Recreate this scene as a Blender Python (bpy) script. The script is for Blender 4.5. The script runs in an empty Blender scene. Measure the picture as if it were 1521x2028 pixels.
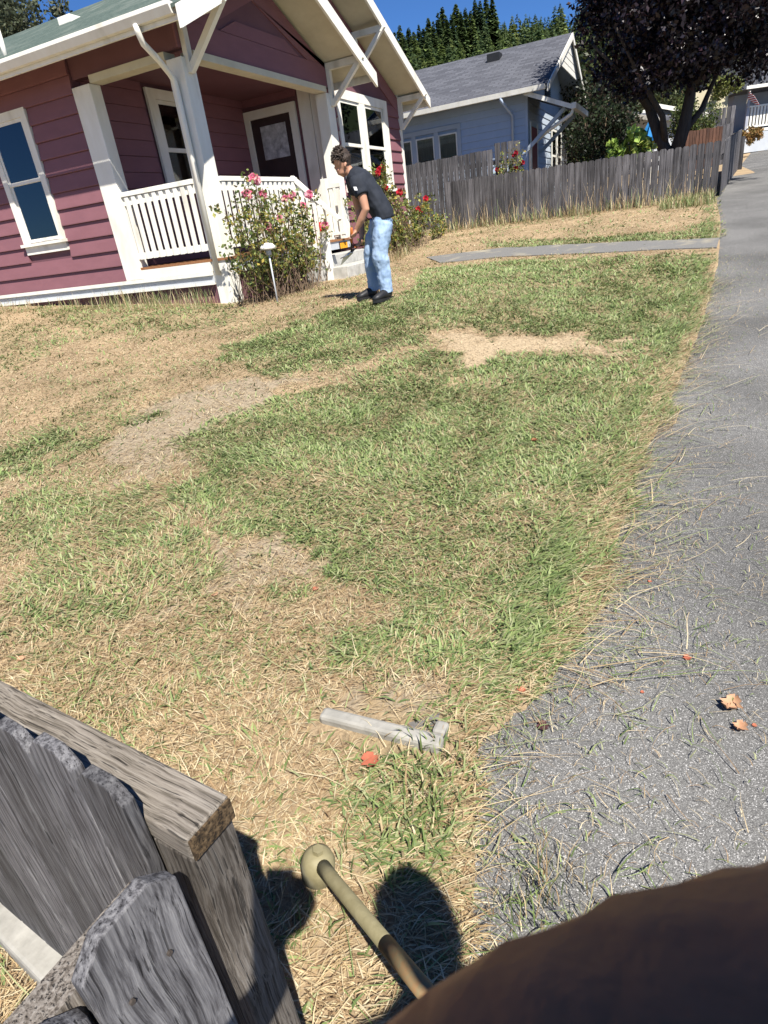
import bpy, bmesh, math, random
import numpy as np
from mathutils import Vector, Matrix

random.seed(7)
rng = np.random.default_rng(11)
sc = bpy.context.scene
COL = sc.collection

# ------------------------------------------------------------------ camera
# world: x runs up the street, y runs from the street to the house, z up; the lens is at z = 0
FPX = 1190.0; CX, CY = 760.5, 1014.0; PW, PH = 1521.0, 2028.0
def _n(v): return v / np.linalg.norm(v)
_down = _n(np.array([1095 - CX, 3500 - CY, FPX]))
_Z = -_down
_f = np.array([0, 0, 1.0]); _Y = _n(_f - (_f @ _Z) * _Z); _X = np.cross(_Y, _Z)
_az = math.radians(27.0)
_U = np.array([math.sin(_az), math.cos(_az), 0]); _V = np.array([-math.cos(_az), math.sin(_az), 0])
_a0 = math.radians(-10.65); _O = 9.3 * np.array([math.sin(_a0), math.cos(_a0), 0])
RC = np.stack([_U, _V, np.array([0, 0, 1.0])]) @ np.stack([_X, _Y, _Z])      # lens axes (right, down, forward) -> world
CAM = np.array([-_O @ _U, -_O @ _V, 0.0])
def ray(px, py): return RC @ _n(np.array([px - CX, py - CY, FPX]))
def at(px, py, d):                       # point at a horizontal distance d along a sight line
    w = ray(px, py); return Vector(CAM + w * (d / math.hypot(w[0], w[1])))
def atz(px, py, z):                      # point of a sight line at a height
    w = ray(px, py); return Vector(CAM + w * (z / w[2]))
def ata(px, py, a):
    w = ray(px, py); return Vector(CAM + w * ((a - CAM[0]) / w[0]))
def atb(px, py, b):
    w = ray(px, py); return Vector(CAM + w * ((b - CAM[1]) / w[1]))
def dirn(az): return np.array([math.sin(math.radians(az)) * _U[0] + math.cos(math.radians(az)) * _U[1],
                               math.sin(math.radians(az)) * _V[0] + math.cos(math.radians(az)) * _V[1]])

cd = bpy.data.cameras.new('camera'); cam = bpy.data.objects.new('camera', cd); COL.objects.link(cam)
cd.sensor_fit = 'VERTICAL'; cd.sensor_height = 24.0; cd.lens = 24.0 * FPX / PH
cd.clip_start = 0.002; cd.clip_end = 3000
cm = np.stack([RC[:, 0], -RC[:, 1], -RC[:, 2]], axis=1)
m4 = Matrix.Identity(4)
for i in range(3):
    for j in range(3): m4[i][j] = cm[i, j]
    m4[i][3] = CAM[i]
cam.matrix_world = m4
cd.dof.use_dof = True; cd.dof.focus_distance = 5.0; cd.dof.aperture_fstop = cd.lens / 0.28
sc.camera = cam

# ------------------------------------------------------------------ light
SUN_EL, SUN_AZ = 53.5, 159.0             # azimuth from the lens heading
sd = dirn(SUN_AZ); se = math.radians(SUN_EL)
to_sun = Vector((sd[0] * math.cos(se), sd[1] * math.cos(se), math.sin(se)))
w = bpy.data.worlds.new('World'); sc.world = w; w.use_nodes = True
nt = w.node_tree; nt.nodes.clear()
o_ = nt.nodes.new('ShaderNodeOutputWorld'); bg = nt.nodes.new('ShaderNodeBackground'); sky = nt.nodes.new('ShaderNodeTexSky')
sky.sky_type = 'NISHITA'; sky.sun_disc = False; sky.sun_elevation = se
sky.sun_rotation = math.atan2(to_sun.x, to_sun.y)
sky.air_density = 1.0; sky.dust_density = 0.0; sky.ozone_density = 6.0; sky.altitude = 2500
bg.inputs['Strength'].default_value = 0.062
tint = nt.nodes.new('ShaderNodeMix'); tint.data_type = 'RGBA'; tint.blend_type = 'MULTIPLY'; tint.inputs[0].default_value = 1; tint.inputs[7].default_value = (.56, .82, 1.10, 1)
nt.links.new(sky.outputs[0], tint.inputs[6]); nt.links.new(tint.outputs[2], bg.inputs[0]); nt.links.new(bg.outputs[0], o_.inputs[0])
sl = bpy.data.lights.new('sun', 'SUN'); sl.energy = 5.0; sl.angle = math.radians(0.53); sl.color = (1.0, 0.955, 0.88)
so = bpy.data.objects.new('sun', sl); COL.objects.link(so)
so.rotation_euler = to_sun.to_track_quat('Z', 'Y').to_euler(); so.location = (0, 0, 30)
sc.view_settings.view_transform = 'Standard'; sc.view_settings.look = 'None'; sc.view_settings.gamma = 1
sc.view_settings.exposure = 0.97
sc.render.engine = 'CYCLES'; sc.cycles.use_denoising = True
sc.cycles.max_bounces = 6; sc.cycles.diffuse_bounces = 2; sc.cycles.transparent_max_bounces = 12

# ------------------------------------------------------------------ materials
MATS = {}
def mat(name, c1, c2=None, scale=6.0, rough=0.8, bump=0.0, stretch=(1, 1, 1), detail=5.0, spec=0.35, metal=0.0, bscale=None, c3=None, c3scale=1.2, c3thr=(0.55, 0.75), coords='Object'):
    m = bpy.data.materials.new(name); m.use_nodes = True; n = m.node_tree.nodes; l = m.node_tree.links
    p = n['Principled BSDF']; p.inputs['Roughness'].default_value = rough; p.inputs['Metallic'].default_value = metal
    p.inputs['Specular IOR Level'].default_value = spec
    tc = n.new('ShaderNodeTexCoord'); mp = n.new('ShaderNodeMapping'); mp.inputs['Scale'].default_value = stretch
    l.new(tc.outputs[coords], mp.inputs[0])
    no = n.new('ShaderNodeTexNoise'); no.inputs['Scale'].default_value = scale; no.inputs['Detail'].default_value = detail; no.inputs['Roughness'].default_value = 0.62
    l.new(mp.outputs[0], no.inputs['Vector'])
    r = n.new('ShaderNodeValToRGB'); r.color_ramp.elements[0].position = 0.32; r.color_ramp.elements[1].position = 0.68
    r.color_ramp.elements[0].color = (*c1, 1); r.color_ramp.elements[1].color = (*(c2 or c1), 1)
    l.new(no.outputs['Fac'], r.inputs[0]); out = r.outputs[0]
    if c3:
        n3 = n.new('ShaderNodeTexNoise'); n3.inputs['Scale'].default_value = c3scale; n3.inputs['Detail'].default_value = 6
        l.new(mp.outputs[0], n3.inputs['Vector'])
        mr = n.new('ShaderNodeMapRange'); mr.inputs[1].default_value = c3thr[0]; mr.inputs[2].default_value = c3thr[1]
        l.new(n3.outputs['Fac'], mr.inputs[0])
        mx = n.new('ShaderNodeMix'); mx.data_type = 'RGBA'; mx.inputs[7].default_value = (*c3, 1)
        l.new(mr.outputs[0], mx.inputs[0]); l.new(out, mx.inputs[6]); out = mx.outputs[2]
    l.new(out, p.inputs['Base Color'])
    if bump:
        b = n.new('ShaderNodeBump'); b.inputs['Strength'].default_value = bump; b.inputs['Distance'].default_value = 0.01
        if bscale:
            nb = n.new('ShaderNodeTexNoise'); nb.inputs['Scale'].default_value = bscale; nb.inputs['Detail'].default_value = 6
            l.new(mp.outputs[0], nb.inputs['Vector']); l.new(nb.outputs['Fac'], b.inputs['Height'])
        else: l.new(no.outputs['Fac'], b.inputs['Height'])
        l.new(b.outputs[0], p.inputs['Normal'])
    MATS[name] = m; return m

def foliage_mat(name, rough=0.55, transl=0.3, spec=0.3):
    m = bpy.data.materials.new(name); m.use_nodes = True; n = m.node_tree.nodes; l = m.node_tree.links
    p = n['Principled BSDF']; p.inputs['Roughness'].default_value = rough; p.inputs['Specular IOR Level'].default_value = spec
    a = n.new('ShaderNodeAttribute'); a.attribute_name = 'col'
    l.new(a.outputs['Color'], p.inputs['Base Color'])
    t = n.new('ShaderNodeBsdfTranslucent'); l.new(a.outputs['Color'], t.inputs[0])
    mx = n.new('ShaderNodeMixShader'); mx.inputs[0].default_value = transl
    l.new(p.outputs[0], mx.inputs[1]); l.new(t.outputs[0], mx.inputs[2]); l.new(mx.outputs[0], n['Material Output'].inputs[0])
    MATS[name] = m; return m

def wood_mat(name, c1, c2, c3, axis='z', scale=1.0, bump=0.5):
    st = {'z': (26, 26, .7), 'x': (.7, 26, 26), 'y': (26, .7, 26)}[axis]
    m = bpy.data.materials.new(name); m.use_nodes = True; n = m.node_tree.nodes; l = m.node_tree.links
    p = n['Principled BSDF']; p.inputs['Roughness'].default_value = 0.78; p.inputs['Specular IOR Level'].default_value = 0.3
    tc = n.new('ShaderNodeTexCoord'); oi = n.new('ShaderNodeObjectInfo')
    ad = n.new('ShaderNodeVectorMath'); ad.operation = 'MULTIPLY_ADD'; ad.inputs[1].default_value = (1, 1, 1)
    mu = n.new('ShaderNodeMath'); mu.operation = 'MULTIPLY'; mu.inputs[1].default_value = 37.0
    l.new(oi.outputs['Random'], mu.inputs[0]); l.new(tc.outputs['Object'], ad.inputs[0]); l.new(mu.outputs[0], ad.inputs[2])
    wn = n.new('ShaderNodeTexNoise'); wn.inputs['Scale'].default_value = 3.0 * scale; l.new(ad.outputs[0], wn.inputs['Vector'])
    wv = n.new('ShaderNodeVectorMath'); wv.operation = 'MULTIPLY_ADD'; wv.inputs[1].default_value = (0.018, 0.018, 0.018)
    l.new(wn.outputs['Color'], wv.inputs[0]); l.new(ad.outputs[0], wv.inputs[2])
    mp = n.new('ShaderNodeMapping'); mp.inputs['Scale'].default_value = tuple(s * scale for s in st); l.new(wv.outputs[0], mp.inputs[0])
    no = n.new('ShaderNodeTexNoise'); no.inputs['Scale'].default_value = 3.0; no.inputs['Detail'].default_value = 8; no.inputs['Roughness'].default_value = 0.7
    l.new(mp.outputs[0], no.inputs['Vector'])
    r = n.new('ShaderNodeValToRGB'); e = r.color_ramp.elements; e[0].position = 0.30; e[0].color = (*(x * .45 for x in c1), 1); e[1].position = 0.74; e[1].color = (*c3, 1)
    k = e.new(0.40); k.color = (*c1, 1); k = e.new(0.52); k.color = (*c2, 1); l.new(no.outputs['Fac'], r.inputs[0])
    bl = n.new('ShaderNodeTexNoise'); bl.inputs['Scale'].default_value = 2.2; bl.inputs['Detail'].default_value = 4; l.new(ad.outputs[0], bl.inputs['Vector'])
    mr = n.new('ShaderNodeMapRange'); mr.inputs[1].default_value = .3; mr.inputs[2].default_value = .7; mr.inputs[3].default_value = 0.6; mr.inputs[4].default_value = 1.25
    l.new(bl.outputs['Fac'], mr.inputs[0])
    rv = n.new('ShaderNodeMapRange'); rv.inputs[3].default_value = 0.62; rv.inputs[4].default_value = 1.3; l.new(oi.outputs['Random'], rv.inputs[0])
    m1 = n.new('ShaderNodeMath'); m1.operation = 'MULTIPLY'; l.new(mr.outputs[0], m1.inputs[0]); l.new(rv.outputs[0], m1.inputs[1])
    mm = n.new('ShaderNodeMix'); mm.data_type = 'RGBA'; mm.blend_type = 'MULTIPLY'; mm.inputs[0].default_value = 1
    l.new(r.outputs[0], mm.inputs[6]); l.new(m1.outputs[0], mm.inputs[7]); l.new(mm.outputs[2], p.inputs['Base Color'])
    mp2 = n.new('ShaderNodeMapping'); mp2.inputs['Scale'].default_value = tuple(q * scale * (2.6 if q > 5 else 1.6) for q in st); l.new(wv.outputs[0], mp2.inputs[0])
    n2 = n.new('ShaderNodeTexNoise'); n2.inputs['Scale'].default_value = 2.2; n2.inputs['Detail'].default_value = 3; l.new(mp2.outputs[0], n2.inputs['Vector'])
    ck = n.new('ShaderNodeMapRange'); ck.inputs[1].default_value = .33; ck.inputs[2].default_value = .41; ck.inputs[3].default_value = .28; ck.inputs[4].default_value = 1.0; l.new(n2.outputs['Fac'], ck.inputs[0])
    m3 = n.new('ShaderNodeMix'); m3.data_type = 'RGBA'; m3.blend_type = 'MULTIPLY'; m3.inputs[0].default_value = 1; l.new(mm.outputs[2], m3.inputs[6]); l.new(ck.outputs[0], m3.inputs[7]); l.new(m3.outputs[2], p.inputs['Base Color'])
    hs = n.new('ShaderNodeMath'); hs.operation = 'ADD'; l.new(no.outputs['Fac'], hs.inputs[0]); l.new(ck.outputs[0], hs.inputs[1])
    b = n.new('ShaderNodeBump'); b.inputs['Strength'].default_value = bump; b.inputs['Distance'].default_value = 0.003
    l.new(hs.outputs[0], b.inputs['Height']); l.new(b.outputs[0], p.inputs['Normal'])
    MATS[name] = m; return m

def glass_mat(name, tint, refl=0.25):
    m = bpy.data.materials.new(name); m.use_nodes = True; n = m.node_tree.nodes; l = m.node_tree.links
    n.remove(n['Principled BSDF'])
    g = n.new('ShaderNodeBsdfGlossy'); g.inputs['Roughness'].default_value = 0.02; g.inputs[0].default_value = (.9, .93, .95, 1)
    t = n.new('ShaderNodeBsdfTransparent'); t.inputs[0].default_value = (*tint, 1)
    fr = n.new('ShaderNodeFresnel'); fr.inputs[0].default_value = 1.5
    ad = n.new('ShaderNodeMath'); ad.operation = 'ADD'; ad.use_clamp = True; ad.inputs[1].default_value = refl; l.new(fr.outputs[0], ad.inputs[0])
    mx = n.new('ShaderNodeMixShader'); l.new(ad.outputs[0], mx.inputs[0]); l.new(t.outputs[0], mx.inputs[1]); l.new(g.outputs[0], mx.inputs[2])
    l.new(mx.outputs[0], n['Material Output'].inputs[0]); MATS[name] = m; return m

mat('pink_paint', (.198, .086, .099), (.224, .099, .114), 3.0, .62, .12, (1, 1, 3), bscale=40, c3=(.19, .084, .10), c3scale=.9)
mat('pink_shaded', (.135, .060, .072), (.155, .071, .085), 2.0, .65, .05)  # same house pink, darkened: gable and porch shade put into the colour
mat('white_paint', (.72, .69, .60), (.80, .78, .71), 5.0, .55, .08, (1, 1, .35), c3=(.52, .49, .40), c3scale=3.5, c3thr=(.58, .80))
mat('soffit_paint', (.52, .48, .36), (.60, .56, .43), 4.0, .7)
mat('deck_wood', (.20, .085, .035), (.34, .16, .07), 5.0, .75, .2, (1, 12, 12))
mat('concrete', (.34, .33, .30), (.48, .47, .43), 9.0, .9, .35, c3=(.22, .22, .19), c3scale=3)
mat('green_shingle', (.035, .055, .045), (.095, .125, .105), 22.0, .95, .8, (1, 1, 1), c3=(.15, .17, .145), c3scale=2.0, c3thr=(.5, .8))
mat('dark_room', (.012, .011, .012), (.02, .018, .018), 2, .9)
mat('blind', (.36, .36, .34), (.42, .42, .40), 2, .7)
mat('lace', (.25, .25, .26), (.60, .60, .62), 9, .9)
mat('door_dark', (.035, .022, .022), (.05, .03, .03), 4, .5)
mat('door_red', (.16, .015, .02), (.2, .02, .025), 4, .5)
mat('blue_paint', (.36, .44, .56), (.41, .49, .61), 3, .65, .08)
mat('bluegrey_paint', (.36, .42, .48), (.42, .47, .53), 3, .65, .05)
mat('grey_paint', (.42, .44, .46), (.48, .5, .52), 3, .7)
mat('cream_paint', (.50, .45, .30), (.56, .5, .34), 3, .7)
mat('grey_siding', (.30, .31, .36), (.35, .36, .41), 3, .7)
mat('brown_curtain', (.34, .29, .20), (.46, .40, .29), 5, .9, 0, (6, 6, .5))
mat('black_metal', (.012, .012, .013), (.02, .02, .02), 5, .5)
mat('steel', (.45, .46, .48), (.6, .6, .62), 20, .35, metal=.9)
mat('orange_plastic', (.38, .10, .02), (.46, .14, .03), 10, .5)
mat('amber', (.75, .30, .02), (.85, .40, .04), 30, .4)
mat('red_plastic', (.62, .03, .02), (.7, .04, .02), 10, .45)
mat('skin', (.40, .20, .125), (.47, .25, .16), 8, .55, .05)
mat('skin_dark', (.34, .125, .055), (.42, .165, .08), 60, .6, .15)
mat('hair', (.018, .012, .009), (.06, .04, .028), 60, .6, .8, (1, 1, 1))
mat('shirt', (.012, .015, .022), (.022, .026, .036), 9, .85, .6, bscale=9)
mat('shirt_print', (.5, .5, .5), (.7, .7, .7), 20, .8)
mat('denim', (.19, .28, .42), (.36, .47, .62), 9, .9, .8, (1, 1, .5), bscale=9, c3=(.15, .23, .37), c3scale=3, c3thr=(.5, .8))
mat('shoe', (.012, .012, .013), (.025, .025, .027), 10, .5)
mat('olive_metal', (.19, .165, .088), (.25, .22, .125), 30, .6, .15, c3=(.22, .21, .16), c3scale=9)
mat('leaf_brown', (.30, .15, .08), (.46, .28, .17), 30, .8, .3)
mat('leaf_red', (.28, .07, .04), (.40, .13, .07), 30, .8, .3)
mat('leaf_dark', (.05, .02, .025), (.10, .04, .04), 30, .8, .3)
mat('bark', (.035, .028, .024), (.075, .06, .05), 6, .95, .8, (4, 4, .6))
mat('bark_brown', (.10, .07, .045), (.17, .12, .08), 6, .95, .8, (4, 4, .6))
mat('umbrella_blue', (.012, .16, .42), (.02, .21, .52), 3, .75)
mat('box_concrete', (.23, .22, .195), (.36, .345, .31), 14.0, .9, .5, c3=(.13, .125, .11), c3scale=7)
mat('meter_lid', (.10, .095, .09), (.17, .16, .15), 60, .9, .5)
mat('phone_black', (.01, .01, .01), (.015, .015, .015), 10, .35)
mat('black_plastic', (.012, .012, .013), (.02, .02, .02), 10, .5)
wood_mat('grey_wood', (.045, .043, .046), (.12, .117, .122), (.25, .245, .245), 'z', 2.2)
wood_mat('grey_wood_far', (.045, .042, .044), (.095, .090, .094), (.20, .193, .195), 'z', .55, .4)
wood_mat('post_wood', (.085, .07, .056), (.20, .175, .15), (.34, .315, .285), 'z', 2.4, .9)
wood_mat('rail_wood', (.085, .072, .056), (.18, .157, .13), (.27, .245, .21), 'x', 2.6, .9)
wood_mat('endgrain', (.05, .032, .016), (.17, .11, .055), (.30, .21, .12), 'x', 2.0, 1.0)
wood_mat('red_wood', (.07, .032, .02), (.12, .058, .036), (.18, .095, .06), 'z', .6)
foliage_mat('grass_blades', .6, .22, .25)
foliage_mat('leaves', .5, .3, .3)
foliage_mat('petals', .6, .35, .2)
foliage_mat('conifer', .85, .30, .05)
foliage_mat('plum_leaves', .42, .10, .5)
glass_mat('pane_glass', (.72, .74, .74), .05)
glass_mat('pane_glass_dark', (.92, .90, .86), .0)

def asphalt_mat():
    m = bpy.data.materials.new('asphalt'); m.use_nodes = True; n = m.node_tree.nodes; l = m.node_tree.links
    p = n['Principled BSDF']; p.inputs['Roughness'].default_value = .92; p.inputs['Specular IOR Level'].default_value = .25
    tc = n.new('ShaderNodeTexCoord')
    v = n.new('ShaderNodeTexVoronoi'); v.inputs['Scale'].default_value = 380; l.new(tc.outputs['Object'], v.inputs['Vector'])
    r = n.new('ShaderNodeValToRGB'); e = r.color_ramp.elements
    e[0].position = 0.0; e[0].color = (.072, .070, .068, 1); e[1].position = 1.0; e[1].color = (.40, .39, .375, 1)
    k = e.new(.55); k.color = (.128, .125, .118, 1); k = e.new(.88); k.color = (.168, .165, .157, 1)
    sp = n.new('ShaderNodeSeparateColor'); l.new(v.outputs['Color'], sp.inputs[0]); l.new(sp.outputs[0], r.inputs[0])
    no = n.new('ShaderNodeTexNoise'); no.inputs['Scale'].default_value = 1.1; no.inputs['Detail'].default_value = 7; l.new(tc.outputs['Object'], no.inputs['Vector'])
    mr = n.new('ShaderNodeMapRange'); mr.inputs[1].default_value = .3; mr.inputs[2].default_value = .7; mr.inputs[3].default_value = .72; mr.inputs[4].default_value = 1.22
    l.new(no.outputs['Fac'], mr.inputs[0])
    mm = n.new('ShaderNodeMix'); mm.data_type = 'RGBA'; mm.blend_type = 'MULTIPLY'; mm.inputs[0].default_value = 1
    l.new(r.outputs[0], mm.inputs[6]); l.new(mr.outputs[0], mm.inputs[7]); l.new(mm.outputs[2], p.inputs['Base Color'])
    b = n.new('ShaderNodeBump'); b.inputs['Strength'].default_value = .6; b.inputs['Distance'].default_value = .002
    l.new(v.outputs['Distance'], b.inputs['Height']); b.invert = True; l.new(b.outputs[0], p.inputs['Normal']); MATS['asphalt'] = m
asphalt_mat()

def soil_mat():
    m = bpy.data.materials.new('lawn_soil'); m.use_nodes = True; n = m.node_tree.nodes; l = m.node_tree.links
    p = n['Principled BSDF']; p.inputs['Roughness'].default_value = .95; p.inputs['Specular IOR Level'].default_value = .1
    a = n.new('ShaderNodeAttribute'); a.attribute_name = 'col'
    tc = n.new('ShaderNodeTexCoord')
    no = n.new('ShaderNodeTexNoise'); no.inputs['Scale'].default_value = 45; no.inputs['Detail'].default_value = 9; no.inputs['Roughness'].default_value = .75; l.new(tc.outputs['Object'], no.inputs['Vector'])
    mr = n.new('ShaderNodeMapRange'); mr.inputs[1].default_value = .3; mr.inputs[2].default_value = .7; mr.inputs[3].default_value = .5; mr.inputs[4].default_value = 1.35; l.new(no.outputs['Fac'], mr.inputs[0])
    mm = n.new('ShaderNodeMix'); mm.data_type = 'RGBA'; mm.blend_type = 'MULTIPLY'; mm.inputs[0].default_value = 1
    l.new(a.outputs['Color'], mm.inputs[6]); l.new(mr.outputs[0], mm.inputs[7]); l.new(mm.outputs[2], p.inputs['Base Color'])
    b = n.new('ShaderNodeBump'); b.inputs['Strength'].default_value = .8; b.inputs['Distance'].default_value = .012
    l.new(no.outputs['Fac'], b.inputs['Height']); l.new(b.outputs[0], p.inputs['Normal']); MATS['lawn_soil'] = m
soil_mat()

def shingle_mat():
    m = bpy.data.materials.new('grey_shingle'); m.use_nodes = True; n = m.node_tree.nodes; l = m.node_tree.links
    p = n['Principled BSDF']; p.inputs['Roughness'].default_value = .95
    tc = n.new('ShaderNodeTexCoord'); mp = n.new('ShaderNodeMapping'); mp.inputs['Rotation'].default_value = (0, 0, math.pi / 2); l.new(tc.outputs['Object'], mp.inputs[0])
    br = n.new('ShaderNodeTexBrick'); br.inputs['Scale'].default_value = 1.0; br.inputs['Brick Width'].default_value = .30; br.inputs['Row Height'].default_value = .135
    br.inputs['Mortar Size'].default_value = .012; br.inputs['Color1'].default_value = (.052, .055, .066, 1); br.inputs['Color2'].default_value = (.098, .102, .118, 1); br.inputs['Mortar'].default_value = (.05, .05, .06, 1)
    l.new(mp.outputs[0], br.inputs['Vector']); l.new(br.outputs['Color'], p.inputs['Base Color'])
    b = n.new('ShaderNodeBump'); b.inputs['Strength'].default_value = .5; b.inputs['Distance'].default_value = .01; l.new(br.outputs['Fac'], b.inputs['Height']); b.invert = True; l.new(b.outputs[0], p.inputs['Normal'])
    MATS['grey_shingle'] = m
shingle_mat()

def flag_mat():
    m = bpy.data.materials.new('striped_cloth'); m.use_nodes = True; n = m.node_tree.nodes; l = m.node_tree.links
    p = n['Principled BSDF']; p.inputs['Roughness'].default_value = .9
    tc = n.new('ShaderNodeTexCoord'); sx = n.new('ShaderNodeSeparateXYZ'); l.new(tc.outputs['Generated'], sx.inputs[0])
    mu = n.new('ShaderNodeMath'); mu.operation = 'MULTIPLY'; mu.inputs[1].default_value = 6.5; l.new(sx.outputs[2], mu.inputs[0])
    fr = n.new('ShaderNodeMath'); fr.operation = 'FRACT'; l.new(mu.outputs[0], fr.inputs[0])
    gt = n.new('ShaderNodeMath'); gt.operation = 'GREATER_THAN'; gt.inputs[1].default_value = .5; l.new(fr.outputs[0], gt.inputs[0])
    mx = n.new('ShaderNodeMix'); mx.data_type = 'RGBA'; mx.inputs[6].default_value = (.45, .04, .05, 1); mx.inputs[7].default_value = (.75, .73, .72, 1); l.new(gt.outputs[0], mx.inputs[0])
    l.new(mx.outputs[2], p.inputs['Base Color']); MATS['striped_cloth'] = m
flag_mat()

# ------------------------------------------------------------------ helpers
def box(bm, x0, x1, y0, y1, z0, z1):
    v = [bm.verts.new(p) for p in [(x0, y0, z0), (x1, y0, z0), (x1, y1, z0), (x0, y1, z0), (x0, y0, z1), (x1, y0, z1), (x1, y1, z1), (x0, y1, z1)]]
    for f in [(3, 2, 1, 0), (4, 5, 6, 7), (0, 1, 5, 4), (1, 2, 6, 5), (2, 3, 7, 6), (3, 0, 4, 7)]: bm.faces.new([v[i] for i in f])
def prism(bm, poly, axis, t0, t1):
    # poly: 2-D points; axis 'x': (y,z) swept along x; 'y': (x,z) along y; 'z': (x,y) along z
    def P(q, t): return {'x': (t, q[0], q[1]), 'y': (q[0], t, q[1]), 'z': (q[0], q[1], t)}[axis]
    A = [bm.verts.new(P(q, t0)) for q in poly]; B = [bm.verts.new(P(q, t1)) for q in poly]; k = len(poly)
    bm.faces.new(A); bm.faces.new(B[::-1])
    for i in range(k): bm.faces.new([A[i], B[i], B[(i + 1) % k], A[(i + 1) % k]])
def tube(bm, pts, radii, n=10, caps=True, squash=1.0, up=None):
    pts = [Vector(p) for p in pts]
    if not hasattr(radii, '__len__'): radii = [radii] * len(pts)
    rings = []; ref = Vector(up) if up else None
    for i, p in enumerate(pts):
        t = (pts[min(i + 1, len(pts) - 1)] - pts[max(i - 1, 0)]).normalized()
        if ref is None: ref = Vector((0, 0, 1)) if abs(t.z) < .9 else Vector((1, 0, 0))
        s = t.cross(ref).normalized(); u = s.cross(t).normalized(); ref = u
        r = radii[i]; rx, ry = r if hasattr(r, '__len__') else (r, r * squash)
        rings.append([bm.verts.new(p + s * (math.cos(2 * math.pi * k / n) * rx) + u * (math.sin(2 * math.pi * k / n) * ry)) for k in range(n)])
    for a, b in zip(rings, rings[1:]):
        for k in range(n): bm.faces.new([a[k], a[(k + 1) % n], b[(k + 1) % n], b[k]])
    if caps: bm.faces.new(rings[0][::-1]); bm.faces.new(rings[-1])
def beam(bm, p0, p1, w, h, up=(0, 0, 1)):
    p0, p1 = Vector(p0), Vector(p1); t = (p1 - p0).normalized(); s = t.cross(Vector(up)).normalized(); u = s.cross(t).normalized()
    v = [bm.verts.new(p + s * (sx * w / 2) + u * (sy * h / 2)) for p in (p0, p1) for sx, sy in ((-1, -1), (1, -1), (1, 1), (-1, 1))]
    for f in [(3, 2, 1, 0), (4, 5, 6, 7), (0, 1, 5, 4), (1, 2, 6, 5), (2, 3, 7, 6), (3, 0, 4, 7)]: bm.faces.new([v[i] for i in f])
def blob(bm, c, r, n=12, m=8, noise=0):
    c = Vector(c); r = (r, r, r) if not hasattr(r, '__len__') else r
    rings = []
    top = bm.verts.new(c + Vector((0, 0, r[2]))); bot = bm.verts.new(c - Vector((0, 0, r[2])))
    for j in range(1, m):
        th = math.pi * j / m
        rings.append([bm.verts.new(c + Vector((math.sin(th) * math.cos(2 * math.pi * k / n) * r[0], math.sin(th) * math.sin(2 * math.pi * k / n) * r[1], math.cos(th) * r[2])) * (1 + random.uniform(-noise, noise))) for k in range(n)])
    for k in range(n):
        bm.faces.new([top, rings[0][k], rings[0][(k + 1) % n]]); bm.faces.new([bot, rings[-1][(k + 1) % n], rings[-1][k]])
    for a, b in zip(rings, rings[1:]):
        for k in range(n): bm.faces.new([a[k], b[k], b[(k + 1) % n], a[(k + 1) % n]])
def link(o, parent):
    COL.objects.link(o)
    if parent is not None:
        o.parent = parent; o.matrix_parent_inverse = world_of(parent).inverted()
    return o
def world_of(o):
    m = Matrix.Translation(o.location) @ o.rotation_euler.to_matrix().to_4x4()
    return (world_of(o.parent) @ o.matrix_parent_inverse @ m) if o.parent else m
def obj(name, bm, material, parent=None, smooth=False, bevel=0):
    bmesh.ops.recalc_face_normals(bm, faces=bm.faces[:])
    me = bpy.data.meshes.new(name); bm.to_mesh(me); bm.free()
    me.materials.append(MATS[material])
    if smooth: me.polygons.foreach_set('use_smooth', [True] * len(me.polygons))
    o = bpy.data.objects.new(name, me); link(o, parent)
    if bevel:
        b = o.modifiers.new('bevel', 'BEVEL'); b.width = bevel; b.segments = 2; b.limit_method = 'ANGLE'
    return o
def B(): return bmesh.new()
def bx(name, material, parent, *d, bevel=0):
    bm = B(); box(bm, *d); return obj(name, bm, material, parent, bevel=bevel)
def pr(name, material, parent, poly, axis, t0, t1, bevel=0):
    bm = B(); prism(bm, poly, axis, t0, t1); return obj(name, bm, material, parent, bevel=bevel)
def tag(o, label, cat, group=None):
    o['label'] = label; o['category'] = cat
    if group: o['group'] = group
    return o
def thing(name, label, cat, loc=(0, 0, 0), group=None):
    o = bpy.data.objects.new(name, None); o.location = loc; o.empty_display_size = .1; COL.objects.link(o); return tag(o, label, cat, group)
def struct(o): o['kind'] = 'structure'; return o
def stuff(o, label, cat): o['kind'] = 'stuff'; o['label'] = label; o['category'] = cat; return o
def share(name, me, loc, parent, rotz=0.0, scale=None):
    o = bpy.data.objects.new(name, me); o.location = loc; o.rotation_euler = (0, 0, rotz)
    if scale: o.scale = scale
    return link(o, parent)
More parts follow.
